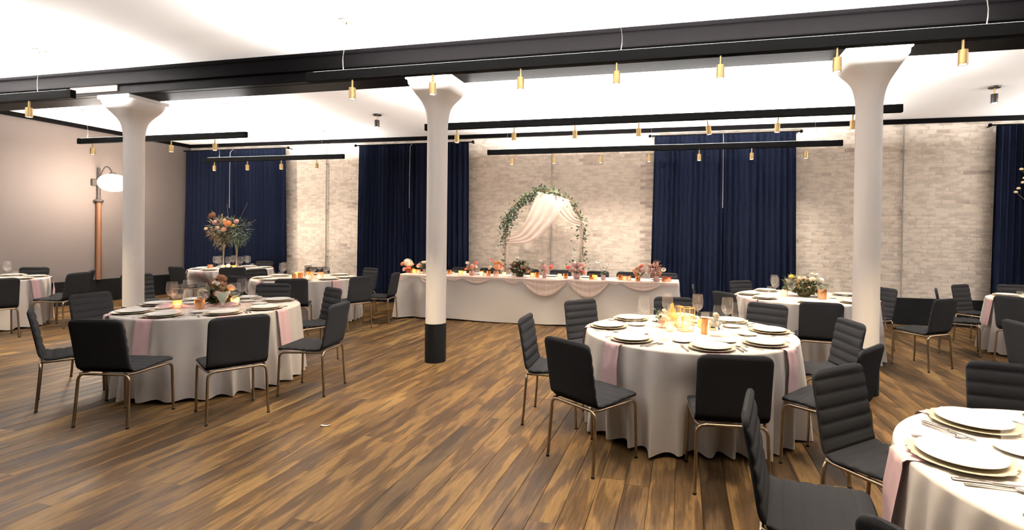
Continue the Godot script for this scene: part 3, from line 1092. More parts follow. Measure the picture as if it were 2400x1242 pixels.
# name: [centre x, centre z, radius, table phrase, seat angles, [chair angle, chair distance, place words, how it looks]]
var TABLES := {
	"t1": [0.058, -4.44, 0.877, "round table right of centre", [-178, 141, 96, 56, 12, -36, -77, -129],
		[[-168, 1.41, "left side", -9.0], [141, 1.47, "far left side"], [-124.5, 1.43, "near left side", 0.7], [-79, 1.35, "near side", -4.5], [12, 1.39, "right side"], [-36, 1.42, "near right side"], [56, 1.49, "far right side"], [96, 1.50, "far side"]]],
	"t2": [-4.90, -4.37, 0.83, "front left round table", [-174, -120, -78, -34, 3, 63, 108, 150],
		[[-174, 1.49, "far left side"], [-120, 1.33, "left side", -2.0], [-72, 1.47, "near left side", -7.0], [-35, 1.64, "near side", 3.9], [-1, 1.59, "near right side", 13.5], [63, 1.30, "right side"], [110, 1.44, "far side"]]],
	"t3": [-6.53, -7.65, 0.85, "candlelit round table", [-102, -57, -18, 14, 72, 121, 172, -147],
		[[-102, 1.22, "near left side"], [-57, 1.50, "near side"], [-19, 1.58, "near right side"], [13, 1.60, "right side"], [72, 1.36, "far right side"], [121, 1.30, "far side"], [172, 1.26, "far left side"]]],
	"t4": [-9.53, -8.97, 0.77, "round table with tall flowers", [-87, -43, 2, 47, 104, 150, -165, -130],
		[[-95, 1.16, "near left side"], [-43, 1.37, "near side"], [100, 1.08, "far right side"]]],
	"t5": [-10.94, -5.62, 0.85, "left photo edge table", [20, 60, 112, -20, -65],
		[[20, 1.50, "near right side"], [48, 1.38, "right side"], [119, 1.30, "far right side"], [-20, 1.70, "near side"]]],
	"t6": [1.65, -7.50, 0.90, "table behind right column", [180, -144, 124, -96, -50, -12, 30, 75],
		[[180, 1.50, "left side"], [-144, 1.40, "near left side"], [124, 1.30, "far left side"], [-96, 1.56, "near side"], [-27, 1.57, "right side", -27.0], [26, 1.34, "far right side"]]],
	"t7": [5.05, -8.07, 0.85, "right photo edge table", [128, 177, 86, -144],
		[[126, 1.30, "left side"], [177, 1.52, "near left side", -20.0], [86, 1.30, "far side"], [-144, 1.25, "near side"]]],
	"t8": [1.556, -2.081, 0.735, "bottom right corner table", [176, 123, 70, -131],
		[[128, 1.17, "left side", 4.0], [171, 1.29, "near left side", -1.0], [77, 1.30, "far side"], [-140, 1.26, "near side"]]],
}
var CHAIR_LOOK := {
	"t1": "grey quilted chair at the %s of the %s", "t2": "dark grey chair at the %s of the %s", "t3": "dark chair at the %s of the %s", "t4": "dark chair at the %s of the %s", "t5": "dark chair at the %s of the %s",
	"t6": "charcoal chair at the %s of the %s", "t7": "grey chair at the %s of the %s", "t8": "grey quilted chair at the %s of the %s"}
const TOP := 0.755


func polar(t: Array, ang: float, r: float, y: float) -> Vector3:
	var a := deg_to_rad(ang)
	return Vector3(t[0] + r * cos(a), y, t[1] - r * sin(a))


func side_words(t: Array, ang: float) -> String:
	# as seen by the photographer
	var far := rad_to_deg(atan2(-t[1], t[0]))
	var rel := fposmod(ang - far + 90.0 + 22.5, 360.0)
	return ["right side", "far right side", "far side", "far left side", "left side", "near left side", "near side", "near right side"][int(rel / 45.0) % 8]


func build_round_tables() -> void:
	for key in TABLES:
		var t: Array = TABLES[key]
		var R: float = t[2]
		var phrase: String = t[3]
		var c := Vector3(t[0], 0, t[1])
		var tb := thing("banquet_table", "round folding table hidden under the cloth, " + phrase, "table", c, 0.0, "round tables under white cloths")
		var m := MB.new()
		m.lathe([Vector2(0.01, TOP - 0.036), Vector2(R - 0.035, TOP - 0.036), Vector2(R - 0.03, TOP - 0.030), Vector2(R - 0.03, TOP - 0.010), Vector2(R - 0.035, TOP - 0.006), Vector2(0.01, TOP - 0.006)], 48)
		put("tabletop", m, M.under, tb)
		for k in 4:
			m = MB.new()
			var a := k * PI / 2 + 0.4
			m.tube([Vector3(cos(a) * R * 0.6, 0, sin(a) * R * 0.6), Vector3(cos(a) * R * 0.6, TOP - 0.036, sin(a) * R * 0.6)], 0.017, 8)
			put("leg", m, M.dark_metal, tb)
		single("tablecloth", fitted_cloth(R, t[4], t[5], hash(key) % 1000), M.cloth, "white floor length cloth on the " + phrase, "tablecloth", c, 0.0, "white round tablecloths")
		var rc := R - 0.185
		for k in t[4].size():
			var ang: float = t[4][k]
			var words := side_words(t, ang)
			for j in k:   # no two settings of a table may read alike
				if side_words(t, t[4][j]) == words: words = words.replace(" side", "") + "most side" if j == k - 1 else words.replace(" side", " end")
			var where := words + " of the " + phrase
			var o: MeshInstance3D = put("charger", proto.charger_mesh, M.charger)
			o.position = polar(t, ang, rc, TOP + 0.0062)
			o.rotation.y = ang
			tag(o, "gold scallop edged charger, " + where, "charger", "gold chargers")
			tag(plate_at("dinner_plate", polar(t, ang, rc, TOP + 0.0105), 0.140), "white dinner plate on its charger, " + where, "plate", "white dinner plates")
			o = put("napkin", napkin_mesh(R, TOP, ang, t[5]), M.pink)
			o.position = c
			o.rotation.y = deg_to_rad(ang)
			tag(o, "blush napkin over the edge, " + where, "napkin", "blush napkins")
			var off := func(dist: float, r: float) -> Vector3: return polar(t, ang + rad_to_deg(dist / r), r, TOP + 0.001)
			o = put("wine_glass", proto.wine_mesh, M.glass)
			o.position = off.call(0.155, R - 0.47)
			o.scale = Vector3(1.28, 1.28, 1.28)
			tag(o, "empty wine glass, " + where, "wine glass", "wine glasses on the round tables")
			o = put("tumbler", proto.tumbler_mesh, M.glass)
			o.position = off.call(0.135, R - 0.375)
			tag(o, "clear water tumbler, " + where, "tumbler", "water tumblers")
			if key in ["t1", "t2", "t8"]:
				tag(plate_at("bread_plate", off.call(-0.155, R - 0.40), 0.082), "small white bread plate, " + where, "plate", "bread plates")
				for q in [["fork", -0.200, M.silver], ["knife", 0.192, M.silver], ["spoon", 0.228, M.silver]]:
					o = put(q[0], proto[q[0] + "_mesh"], q[2])
					o.position = off.call(q[1], R - 0.165)
					o.rotation.y = deg_to_rad(ang) + (0.05 * sin(ang * 3.0))
					tag(o, "silver %s by the plate, %s" % [q[0], where], q[0], q[0] + "s on the round tables")


func fitted_cloth(R: float, seats: Array, chairs: Array, sd: int) -> MB:
	# round_cloth with the folds smoothed where napkins lie
	var r := RandomNumberGenerator.new()
	r.seed = sd
	var n := 30 + r.randi_range(0, 4)
	var p := []
	for k in 6: p.append(r.randf() * TAU)
	var m := MB.new()
	var flat := PackedFloat32Array()
	flat.resize(360)
	for k in 360:
		for s in seats:
			var da := absf(wrapf(float(k) - float(s), -180.0, 180.0)) * PI / 180.0 * R
			flat[k] = maxf(flat[k], exp(-pow(da / 0.085, 6.0)))
	m.grid(480, 30, true, func(s: float, t: float) -> Vector3:
		var a := -s * TAU
		if t < 0.101:
			var rr := R * t / 0.10 * 0.985
			return Vector3(rr * cos(a), TOP, rr * sin(a))
		var q := (t - 0.10) / 0.90
		if q < 0.12:
			var b := q / 0.12 * PI / 2
			return Vector3((R * 0.985 + 0.014 * sin(b)) * cos(a), TOP - 0.016 * (1.0 - cos(b)), (R * 0.985 + 0.014 * sin(b)) * sin(a))
		var d := (q - 0.12) / 0.88
		var w := n * a + 2.2 * sin(3.0 * a + p[0]) + 1.4 * sin(5.0 * a + p[1]) + 0.5 * d * sin(8.0 * a + p[2])
		var depth := 0.68 + 0.32 * sin(4.0 * a + p[3])
		var still: float = flat[int(fposmod(rad_to_deg(-a), 360.0)) % 360] * (1.0 - smoothstep(0.45, 0.62, d))
		var fold := 0.5 + 0.5 * sin(w)
		fold = 1.0 - pow(1.0 - fold, 1.4)
		var amp := (0.003 + 0.108 * pow(d, 0.8)) * depth * (1.0 - 0.92 * still)
		var rad := R * 0.985 + 0.014 + 0.05 * d + amp * (fold - 0.45)
		for ch in chairs:   # pushed in by the seats tucked under the table
			var da := wrapf(rad_to_deg(-a) - ch[0], -180.0, 180.0) * PI / 180.0
			if absf(da) > 0.6: continue
			var lim: float = (ch[1] - 0.52 - 0.085 * pow(d, 0.8) * (1.0 - fold)) / cos(da)
			var k := (1.0 - smoothstep(0.26, 0.36, absf((ch[1] - 0.52) * tan(da)))) * smoothstep(0.02, 0.34, d)
			if rad > lim: rad = lerpf(rad, lim, k)
		var a2 := a + 0.022 * d * cos(w) * depth * (1.0 - still)
		var hem := 0.008 + 0.020 * (0.5 + 0.5 * sin(2.0 * a + p[4])) + 0.016 * (1.0 - fold)
		return Vector3(rad * cos(a2), lerpf(TOP - 0.016, hem, d), rad * sin(a2)))
	return m


# ---------------------------------------------------------------- chairs
func shell(path: Array, W: float, th: float, quilt: float, corner: float, start_round: bool, end_round: bool) -> MB:
	# an upholstered slab that follows a side profile: path of [z, y]; padding proud on the sitter's side, in channels
	var n := path.size()
	var lens := [0.0]
	for k in range(1, n): lens.append(lens[k - 1] + (path[k] as Vector2).distance_to(path[k - 1]))
	var total: float = lens[n - 1]
	var m := MB.new()
	var NU := 28
	var half := func(s: float) -> float:
		var h := W / 2
		var d0 := s if start_round else 9.0
		var d1 := total - s if end_round else 9.0
		var d := minf(d0, d1)
		if d < corner: h = W / 2 - corner + sqrt(maxf(corner * corner - (corner - d) * (corner - d), 0.0))
		return h
	var ring := func(k: int, u: float, shrink: float) -> Vector3:
		var c: Vector2 = path[k]
		var dir: Vector2 = ((path[mini(k + 1, n - 1)] as Vector2) - (path[maxi(k - 1, 0)] as Vector2)).normalized()
		var nrm := Vector2(dir.y, -dir.x)   # (z, y): to the sitter
		var a := u * TAU
		var x: float = half.call(lens[k]) * signf(cos(a)) * pow(absf(cos(a)), 0.28) * (1.0 - 0.012 * (1.0 - shrink))
		var o := signf(sin(a)) * pow(absf(sin(a)), 0.6)
		var bulge := 0.0
		if o > 0.0:
			var ch := absf(sin(PI * lens[k] / 0.074))
			bulge = quilt * (pow(ch, 0.5) - 0.7) * smoothstep(0.0, 0.6, o)
		var off := o * th * 0.5 * shrink + bulge
		return Vector3(x, c.y + nrm.y * off, c.x + nrm.x * off)
	m.grid(NU, n - 1, true, func(u: float, t: float) -> Vector3:
		var k := int(round(t * (n - 1)))
		var e := minf(lens[k], total - lens[k])
		return ring.call(k, u, 0.35 + 0.65 * smoothstep(0.0, 0.016, e)), true)
	for e in 2:
		var k: int = 0 if e == 0 else n - 1
		var c: Vector2 = path[k]
		var ci := m.vert(Vector3(0, c.y, c.x))
		var vs := []
		for i in NU: vs.append(m.vert(ring.call(k, float(i) / NU, 0.35)))
		for i in NU:
			if e == 0: m.tri(ci, vs[i], vs[(i + 1) % NU])
			else: m.tri(ci, vs[(i + 1) % NU], vs[i])
	return m


func build_chairs() -> void:
	var ch := thing("dining_chair", "", "chair")
	# side profile: front edge of the seat -> bend -> top of the back
	var pts := [Vector2(0.225, 0.428), Vector2(0.222, 0.438), Vector2(0.212, 0.447), Vector2(0.19, 0.453), Vector2(0.10, 0.452), Vector2(0.0, 0.446), Vector2(-0.10, 0.441), Vector2(-0.150, 0.442), Vector2(-0.178, 0.452), Vector2(-0.196, 0.474), Vector2(-0.206, 0.51), Vector2(-0.225, 0.62), Vector2(-0.246, 0.74), Vector2(-0.262, 0.82), Vector2(-0.270, 0.866)]
	var cv := Curve2D.new()
	for k in pts.size():
		var tan_v: Vector2 = (pts[mini(k + 1, pts.size() - 1)] - pts[maxi(k - 1, 0)]) / 6.0
		cv.add_point(pts[k], -tan_v, tan_v)
	cv.bake_interval = 0.004
	var L := cv.get_baked_length()
	var split := cv.get_closest_offset(Vector2(-0.180, 0.455))
	var seat := []
	var back := []
	for k in 41: seat.append(cv.sample_baked(split * k / 40.0))
	for k in 49: back.append(cv.sample_baked(split + (L - split) * k / 48.0))
	seat[40] += (seat[40] - seat[39]).normalized() * 0.003
	put("seat", shell(seat, 0.445, 0.034, 0.009, 0.05, true, false), M.felt, ch)
	put("backrest", shell(back, 0.445, 0.034, 0.011, 0.055, false, true), M.felt, ch)
	var r := 0.0105
	for s in [-1.0, 1.0]:
		var m := MB.new()   # rear leg, bending into the cross bar below the back
		var p := [Vector3(s * 0.222, 0.0, -0.225), Vector3(s * 0.216, 0.20, -0.210), Vector3(s * 0.211, 0.355, -0.200)]
		for k in 7:
			var a := PI / 2 * k / 6.0
			p.append(Vector3(s * (0.158 + 0.052 * cos(a)), 0.366 + 0.052 * sin(a), -0.199))
		m.tube(p, r, 10)
		put("leg", m, M.bronze, ch)
		m = MB.new()   # front leg, bending back into the side rail
		p = [Vector3(s * 0.216, 0.0, 0.222), Vector3(s * 0.213, 0.20, 0.216), Vector3(s * 0.211, 0.36, 0.212)]
		for k in 7:
			var a := PI / 2 * k / 6.0
			p.append(Vector3(s * 0.211, 0.366 + 0.052 * sin(a), 0.160 + 0.052 * cos(a)))
		m.tube(p, r, 10)
		put("leg", m, M.bronze, ch)
		m = MB.new()
		m.tube([Vector3(s * 0.211, 0.418, 0.163), Vector3(s * 0.211, 0.418, 0.0), Vector3(s * 0.206, 0.418, -0.15), Vector3(s * 0.19, 0.418, -0.198)], r, 10)
		put("side_rail", m, M.bronze, ch)
		for at in [Vector3(s * 0.222, 0.0, -0.225), Vector3(s * 0.216, 0.0, 0.222)]:
			m = MB.new()
			m.lathe([Vector2(0.0125, 0.0), Vector2(0.0125, 0.010), Vector2(0.004, 0.012)], 10, at)
			put("glide", m, M.base, ch)
	var cb := MB.new()
	cb.tube([Vector3(-0.16, 0.418, -0.199), Vector3(0.0, 0.418, -0.199), Vector3(0.16, 0.418, -0.199)], r, 10)
	put("cross_bar", cb, M.bronze, ch)
	proto.chair = ch
	for key in TABLES:
		var t: Array = TABLES[key]
		for q in t[5]:
			var b := polar(t, q[0], q[1], 0.0)
			var face := Vector3(t[0], 0, t[1]) - b
			if q.size() > 3: face = face.rotated(Vector3.UP, deg_to_rad(q[3]))
			seat_at(b, face, CHAIR_LOOK[key] % [q[2], t[3]], "chairs at the round tables")
	seat_at(Vector3(2.84, 0, -5.06), Vector3(1.0, 0, -0.12), "dark chair at right photo edge, turned away, in front of the right edge table", "")
	seat_at(Vector3(-8.56, 0, -6.30), Vector3(0.9, 0, 0.15), "dark chair mostly hidden behind the left column", "")
	var hx := [-4.47, -3.84, -3.01, -2.35, -1.60, -1.02, -0.30]
	for k in 7:
		seat_at(Vector3(hx[k] * 1.02 , 0, -9.84), Vector3(0, 0, 1), "dark chair behind the head table, %s from the left" % ORD[k], "chairs behind the head table")


func seat_at(back: Vector3, facing: Vector3, label: String, group: String) -> void:
	var f := facing.normalized()
	copy_of("chair", "dining_chair", label, "chair", back + f * 0.268, atan2(f.x, f.z), group)


# ---------------------------------------------------------------- flowers, candles
func make_blooms() -> void:
	var m := MB.new()   # full round bloom
	var rows := [[9, -0.35, 1.0], [9, -0.05, 0.98], [8, 0.28, 0.92], [7, 0.62, 0.84], [5, 0.98, 0.74], [3, 1.3, 0.62]]
	for k in rows.size():
		var rw: Array = rows[k]
		for j in rw[0]:
			var th: float = TAU * (j + 0.5 * (k % 2)) / rw[0]
			var wd: float = PI / rw[0] * 1.25
			m.grid(3, 3, false, func(u: float, v: float) -> Vector3:
				var a := th + (u - 0.5) * 2.0 * wd * sin(PI * (0.25 + 0.6 * v))
				var e: float = rw[1] - 0.25 + 0.62 * v
				var rr: float = rw[2] * (0.86 + 0.14 * v + 0.10 * v * v - 0.10 * absf(u - 0.5) * v)
				return Vector3(rr * cos(e) * cos(a), rr * sin(e), rr * cos(e) * sin(a)))
	proto.full_bloom = m.mesh()
	m = MB.new()        # open flat bloom with ten petals
	for j in 10:
		var th := TAU * j / 10.0
		m.grid(3, 3, false, func(u: float, v: float) -> Vector3:
			var a := th + (u - 0.5) * 0.85 * sin(PI * (0.12 + 0.72 * v))
			var rr := 0.12 + 0.88 * v - 0.1 * absf(u - 0.5)
			return Vector3(rr * cos(a), 0.10 + 0.30 * v * v + 0.03 * (j % 2), rr * sin(a)))
	proto.open_bloom = m.mesh()
	m = MB.new()
	m.lathe([Vector2(0.24, 0.10), Vector2(0.22, 0.22), Vector2(0.12, 0.30), Vector2(0.01, 0.32)], 10)
	proto.bloom_eye = m.mesh()
	m = MB.new()        # candle in a cup: shared shapes of 1 m height
	proto.cup_mesh = lathe_mesh([Vector2(0.001, 0.0), Vector2(0.030, 0.0), Vector2(0.034, 0.004), Vector2(0.0365, 0.04), Vector2(0.037, 0.078), Vector2(0.0352, 0.078), Vector2(0.0345, 0.04), Vector2(0.031, 0.009), Vector2(0.001, 0.008)], 24)
	proto.wax_mesh = lathe_mesh([Vector2(0.026, 0.009), Vector2(0.0275, 0.04), Vector2(0.026, 0.0425), Vector2(0.001, 0.041)], 18)
	proto.flame_mesh = lathe_mesh([Vector2(0.0008, 0.042), Vector2(0.0045, 0.048), Vector2(0.0055, 0.053), Vector2(0.003, 0.062), Vector2(0.0005, 0.069)], 10)


func votive(at: Vector3, label: String, group: String, cup: Material, sc := 1.0, lit := 0.0) -> Node3D:
	var t := thing("votive_candle", label, "candle", at, 0.0, group)
	var c := put("cup", proto.cup_mesh, cup, t)
	var w := put("wax", proto.wax_mesh, M.wax, t)
	var f := put("flame", proto.flame_mesh, M.flame, t)
	for o in [c, w, f]: o.scale = Vector3(sc, sc, sc)
	if lit > 0.0:
		var l := OmniLight3D.new()
		l.name = "candle_light"
		l.light_color = Color(1.0, 0.66, 0.34)
		l.light_energy = lit
		l.light_size = 0.006
		l.omni_range = 12.0
		l.omni_attenuation = 2.0
		l.shadow_enabled = true
		l.position = Vector3(0, 0.056 * sc, 0)
		t.add_child(l)
	return t


func bloom(t: Node3D, kind: String, m: Material, p: Vector3, r: float, tilt := Vector3.ZERO) -> void:
	var o := put("bloom", proto[kind], m, t)
	o.position = p
	o.scale = Vector3(r, r, r)
	o.rotation = tilt
	if kind == "open_bloom":
		var e := put("flower_eye", proto.bloom_eye, M.seed, o)
		e.name = "flower_eye"


func stems(t: Node3D, from: Vector3, tips: Array, r := 0.0025, m: Material = null) -> void:
	var q := MB.new()
	for p in tips:
		var mid: Vector3 = from.lerp(p, 0.55) + Vector3(0, 0.02, 0)
		q.tube([from, mid, p], r, 5)
	put("stems", q, M.stem if m == null else m, t)


func leaves(t: Node3D, called: String, m: Material, c: Vector3, rad: Vector3, n: int, length: float, w: float, sd: int, droop := 0.0) -> void:
	var r := RandomNumberGenerator.new()
	r.seed = sd
	var q := MB.new()
	for k in n:
		var d := Vector3(r.randfn(0, 1), r.randfn(0, 1), r.randfn(0, 1)).normalized()
		var p := c + d * rad * pow(r.randf(), 0.45)
		if p.y < 0.02: p.y = 0.02 + r.randf() * 0.02
		if p.y < 0.12 and d.y < 0.35: d.y = 0.35 + droop
		q.leaf(p, (d + Vector3(r.randf_range(-0.6, 0.6), r.randf_range(-0.4, 0.7) - droop, r.randf_range(-0.6, 0.6))).normalized(), Vector3(r.randf_range(-0.5, 0.5), 1, r.randf_range(-0.5, 0.5)).normalized(), length * r.randf_range(0.7, 1.3), w * r.randf_range(0.7, 1.3))
	put(called, q, m, t).set_meta("kind", "stuff")


func vase(t: Node3D, m: Material, h: float, r: float, neck := 0.8) -> void:
	put("vase", lathe_mesh([Vector2(0.002, 0), Vector2(r * 0.75, 0), Vector2(r, h * 0.3), Vector2(r * 0.98, h * 0.6), Vector2(r * neck, h), Vector2(r * neck * 0.86, h), Vector2(r * 0.85, h * 0.5), Vector2(0.002, h * 0.2)], 24), m, t)


func posy(called: String, label: String, at: Vector3, vm: Material, vh: float, vr: float, blooms: Array, greens: Array, group := "") -> Node3D:
	# blooms: [kind, material, x, y, z, radius]; greens: [material, x, y, z, rx, ry, rz, count, leaf length]
	var t := thing(called, label, "flowers", at, 0.0, group)
	vase(t, vm, vh, vr)
	var tips := []
	for b in blooms: tips.append(Vector3(b[2], b[3] - b[5] * 0.4, b[4]))
	stems(t, Vector3(0, vh * 0.5, 0), tips)
	var k := 0
	for b in blooms:
		var out := Vector3(b[2], 0, b[4])
		var tl := Vector3(0.9, 0, 0) if b[0] == "open_bloom" else Vector3(0.5 + 0.3 * sin(k * 2.0), k * 1.3, -signf(b[2]) * 0.35)
		bloom(t, b[0], b[1], Vector3(b[2], b[3], b[4]), b[5], tl)
		k += 1
	for g in greens:
		leaves(t, "foliage", g[0], Vector3(g[1], g[2], g[3]), Vector3(g[4], g[5], g[6]), g[7], g[8], g[8] * 0.24, 300 + k * 7 + int(at.x * 100.0))
		k += 1
	return t


func build_centrepieces() -> void:
	make_blooms()
	var F := "full_bloom"
	var O := "open_bloom"
	# ---- table right of centre: lanterns, copper cup, golden bottle vase, small glasses
	var y := TOP + 0.001
	var k := 0
	for q in [[0.03, -4.42, 0.10, 0.13, "square brass framed glass candle lantern, front one on the round table right of centre"], [0.05, -4.72, 0.10, 0.16, "square brass framed glass candle lantern, rear one on the round table right of centre"], [-0.02, -4.565, 0.05, 0.19, "slim brass framed glass candle lantern between the two square lanterns"]]:
		var t := thing("candle_lantern", q[4], "lantern", Vector3(q[0], y, q[1]), 0.45, "brass and glass lanterns")
		var hw: float = q[2] / 2
		var hh: float = q[3]
		for s in 4:
			var a: float = s * PI / 2
			var cs := Vector3(cos(a), 0, sin(a))
			var sd := Vector3(-sin(a), 0, cos(a))
			var m := MB.new()
			m.face([cs * hw - sd * hw, cs * hw - sd * hw + Vector3(0, hh, 0), cs * hw + sd * hw + Vector3(0, hh, 0), cs * hw + sd * hw])
			put("pane", m, M.glass, t)
			m = MB.new()
			var corner := cs * hw + sd * hw
			m.tube([corner, corner + Vector3(0, hh, 0)], 0.003, 6)
			m.tube([cs * hw - sd * hw + Vector3(0, hh, 0), corner + Vector3(0, hh, 0)], 0.003, 6)
			m.tube([cs * hw - sd * hw + Vector3(0, 0.003, 0), corner + Vector3(0, 0.003, 0)], 0.003, 6)
			put("frame", m, M.gold, t)
		var cm := MB.new()
		cm.lathe([Vector2(hw * 0.6, 0.0), Vector2(hw * 0.6, hh * 0.5), Vector2(hw * 0.5, hh * 0.52), Vector2(0.001, hh * 0.5)], 20)
		put("candle", cm, M.candle, t)
		var fm := put("flame", proto.flame_mesh, M.flame, t)
		fm.position.y = hh * 0.5 - 0.042
		var l := OmniLight3D.new()
		l.name = "candle_light"
		l.light_color = Color(1.0, 0.70, 0.38)
		l.light_energy = 0.02
		l.light_size = 0.006
		l.omni_range = 12.0
		l.omni_attenuation = 2.0
		l.shadow_enabled = true
		l.position = Vector3(0, hh * 0.5 + 0.014, 0)
		t.add_child(l)
	var cup := single("copper_cup", lathe_mesh([Vector2(0.001, 0), Vector2(0.026, 0), Vector2(0.029, 0.06), Vector2(0.033, 0.13), Vector2(0.031, 0.13), Vector2(0.027, 0.06), Vector2(0.001, 0.01)], 24), M.copper, "tall copper cup on the round table right of centre", "cup", Vector3(0.185, y, -4.33))
	var bt := thing("bottle_vase", "golden glass teardrop vase with a yellow flower, round table right of centre", "vase", Vector3(-0.085, y, -4.66))
	put("glass_body", lathe_mesh([Vector2(0.001, 0), Vector2(0.035, 0), Vector2(0.055, 0.025), Vector2(0.06, 0.06), Vector2(0.045, 0.11), Vector2(0.02, 0.165), Vector2(0.011, 0.205), Vector2(0.010, 0.205), Vector2(0.018, 0.165), Vector2(0.043, 0.11), Vector2(0.057, 0.06), Vector2(0.05, 0.025), Vector2(0.001, 0.006)], 28), glass(0.30, Color(0.95, 0.80, 0.35)), bt)
	leaves(bt, "foliage", M.leaf, Vector3(0, 0.06, 0), Vector3(0.03, 0.05, 0.03), 26, 0.035, 0.008, 9)
	bloom(bt, F, M.yellow_petal, Vector3(0.0, 0.08, 0.015), 0.022)
	posy("bud_vase", "small blush glass with a white rose, left of the lanterns", Vector3(-0.17, y, -4.52), M.blush_glass, 0.075, 0.036, [[F, M.white_petal, 0.0, 0.095, 0.0, 0.040], [F, M.cream_petal, 0.05, 0.085, 0.02, 0.024]], [[M.leaf, -0.03, 0.07, 0.0, 0.05, 0.03, 0.05, 18, 0.05]])
	posy("bud_vase", "clear glass with yellow blossom behind the rose, round table right of centre", Vector3(-0.19, y, -4.80), M.glass, 0.11, 0.04, [[F, M.yellow_petal, 0.0, 0.085, 0.02, 0.020], [F, M.white_petal, 0.03, 0.105, 0.0, 0.026]], [[M.leaf, -0.02, 0.08, 0.0, 0.04, 0.05, 0.04, 20, 0.05]])
	posy("bud_vase", "clear cylinder vase with white rose, right of the copper cup", Vector3(0.265, y, -4.27), M.glass, 0.15, 0.046, [[F, M.white_petal, 0.0, 0.105, 0.01, 0.042], [F, M.cream_petal, 0.01, 0.165, 0.0, 0.03]], [[M.leaf, 0.03, 0.09, 0.02, 0.03, 0.05, 0.03, 20, 0.05]])
	votive(Vector3(-0.10, y, -4.36), "pink glass votive in front, round table right of centre", "votives on the round table right of centre", M.blush_glass, 1.0, 0.03)
	votive(Vector3(0.17, y, -4.62), "gold votive behind the copper cup, round table right of centre", "votives on the round table right of centre", M.amber, 0.9, 0.03)
	votive(Vector3(0.26, y, -4.52), "amber votive right of centre, round table right of centre", "votives on the round table right of centre", M.amber, 0.8, 0.0)

	# ---- front left table: low bowl of brown and cream flowers
	var c2 := Vector3(-4.98, y, -4.52)
	posy("flower_arrangement", "low bowl of brown dahlias, cream and blush blooms, front left round table", c2, M.leaf_dark, 0.09, 0.085, [
		[F, M.brown_petal, 0.0, 0.21, 0.0, 0.085], [F, M.brown_petal, 0.09, 0.17, 0.05, 0.06], [F, M.cream_petal, -0.10, 0.15, 0.10, 0.040], [F, M.white_petal, 0.03, 0.25, 0.08, 0.024], [F, M.white_petal, 0.075, 0.235, 0.08, 0.024], [F, M.pink_petal, 0.10, 0.14, 0.11, 0.042], [F, M.peach_petal, 0.16, 0.19, 0.0, 0.045],
		[F, M.cream_petal, -0.16, 0.12, 0.06, 0.032], [F, M.cream_petal, -0.12, 0.075, 0.12, 0.028], [F, M.white_petal, 0.19, 0.15, 0.06, 0.022], [F, M.dusty_petal, -0.02, 0.10, 0.13, 0.045], [F, M.brown_petal, 0.02, 0.285, -0.02, 0.055], [F, M.brown_petal, -0.07, 0.235, -0.02, 0.06]],
		[[M.leaf_dark, 0.0, 0.07, 0.02, 0.16, 0.08, 0.13, 130, 0.09], [M.leaf_olive, 0.02, 0.10, 0.05, 0.16, 0.10, 0.12, 90, 0.08], [M.leaf, 0.13, 0.10, 0.05, 0.12, 0.09, 0.10, 50, 0.08]])
	var m := MB.new()
	m.grid(60, 18, false, func(u: float, v: float) -> Vector3:
		var x := lerpf(-0.46, 0.30, u)
		var hump := maxf(0.0, 0.030 * sin(v * PI) * (0.7 + 0.5 * sin(u * 9.0)) + 0.010 * sin(u * 31.0 + v * 9.0) * sin(v * PI))
		return Vector3(x, hump + 0.002, (v - 0.5) * (0.17 + 0.05 * sin(u * 13.0)) + 0.06 * sin(u * 6.0)))
	single("chiffon_runner", m, M.pink, "crumpled blush chiffon strip around the flowers, front left round table", "table runner", c2 + Vector3(0.02, 0, 0.17), 0.30)
	votive(Vector3(-5.12, y, -4.17), "lit amber glass votive left of the flowers, front left round table", "votives on the front left table", M.amber, 1.0, 0.06)
	votive(Vector3(-4.87, y, -4.20), "tall copper votive in front of the flowers, front left round table", "votives on the front left table", M.copper, 1.25, 0.0)
	votive(Vector3(-4.74, y, -4.50), "bright lit votive right of the flowers, front left round table", "votives on the front left table", M.blush_glass, 1.1, 0.06)
	var tg := thing("glass_terrarium", "upturned glass cone holder beside the flowers, front left round table", "vase", Vector3(-4.72, y, -4.33))
	put("cone", lathe_mesh([Vector2(0.004, 0.02), Vector2(0.075, 0.165), Vector2(0.073, 0.165), Vector2(0.002, 0.022)], 6), glass(0.28, Color(0.8, 0.86, 0.8)), tg)
	put("foot", lathe_mesh([Vector2(0.001, 0), Vector2(0.03, 0), Vector2(0.03, 0.004), Vector2(0.004, 0.022)], 16), M.glass, tg)

	# ---- table with tall flowers: two slim stands and one cloud of flowers
	var t4 := thing("flower_arrangement", "tall arrangement of peach, pink and yellow flowers on two slim glass stands", "flowers", Vector3(-9.59, y, -8.97))
	for s in [-1.0, 1.0]:
		put("stand", lathe_mesh([Vector2(0.001, 0), Vector2(0.055, 0), Vector2(0.055, 0.01), Vector2(0.016, 0.03), Vector2(0.014, 0.25), Vector2(0.02, 0.42), Vector2(0.045, 0.53), Vector2(0.04, 0.53), Vector2(0.001, 0.45)], 20), mat(0.60, 0.52, 0.38, 0.3, 1.0), t4).position = Vector3(s * 0.175, 0, 0)
	k = 0
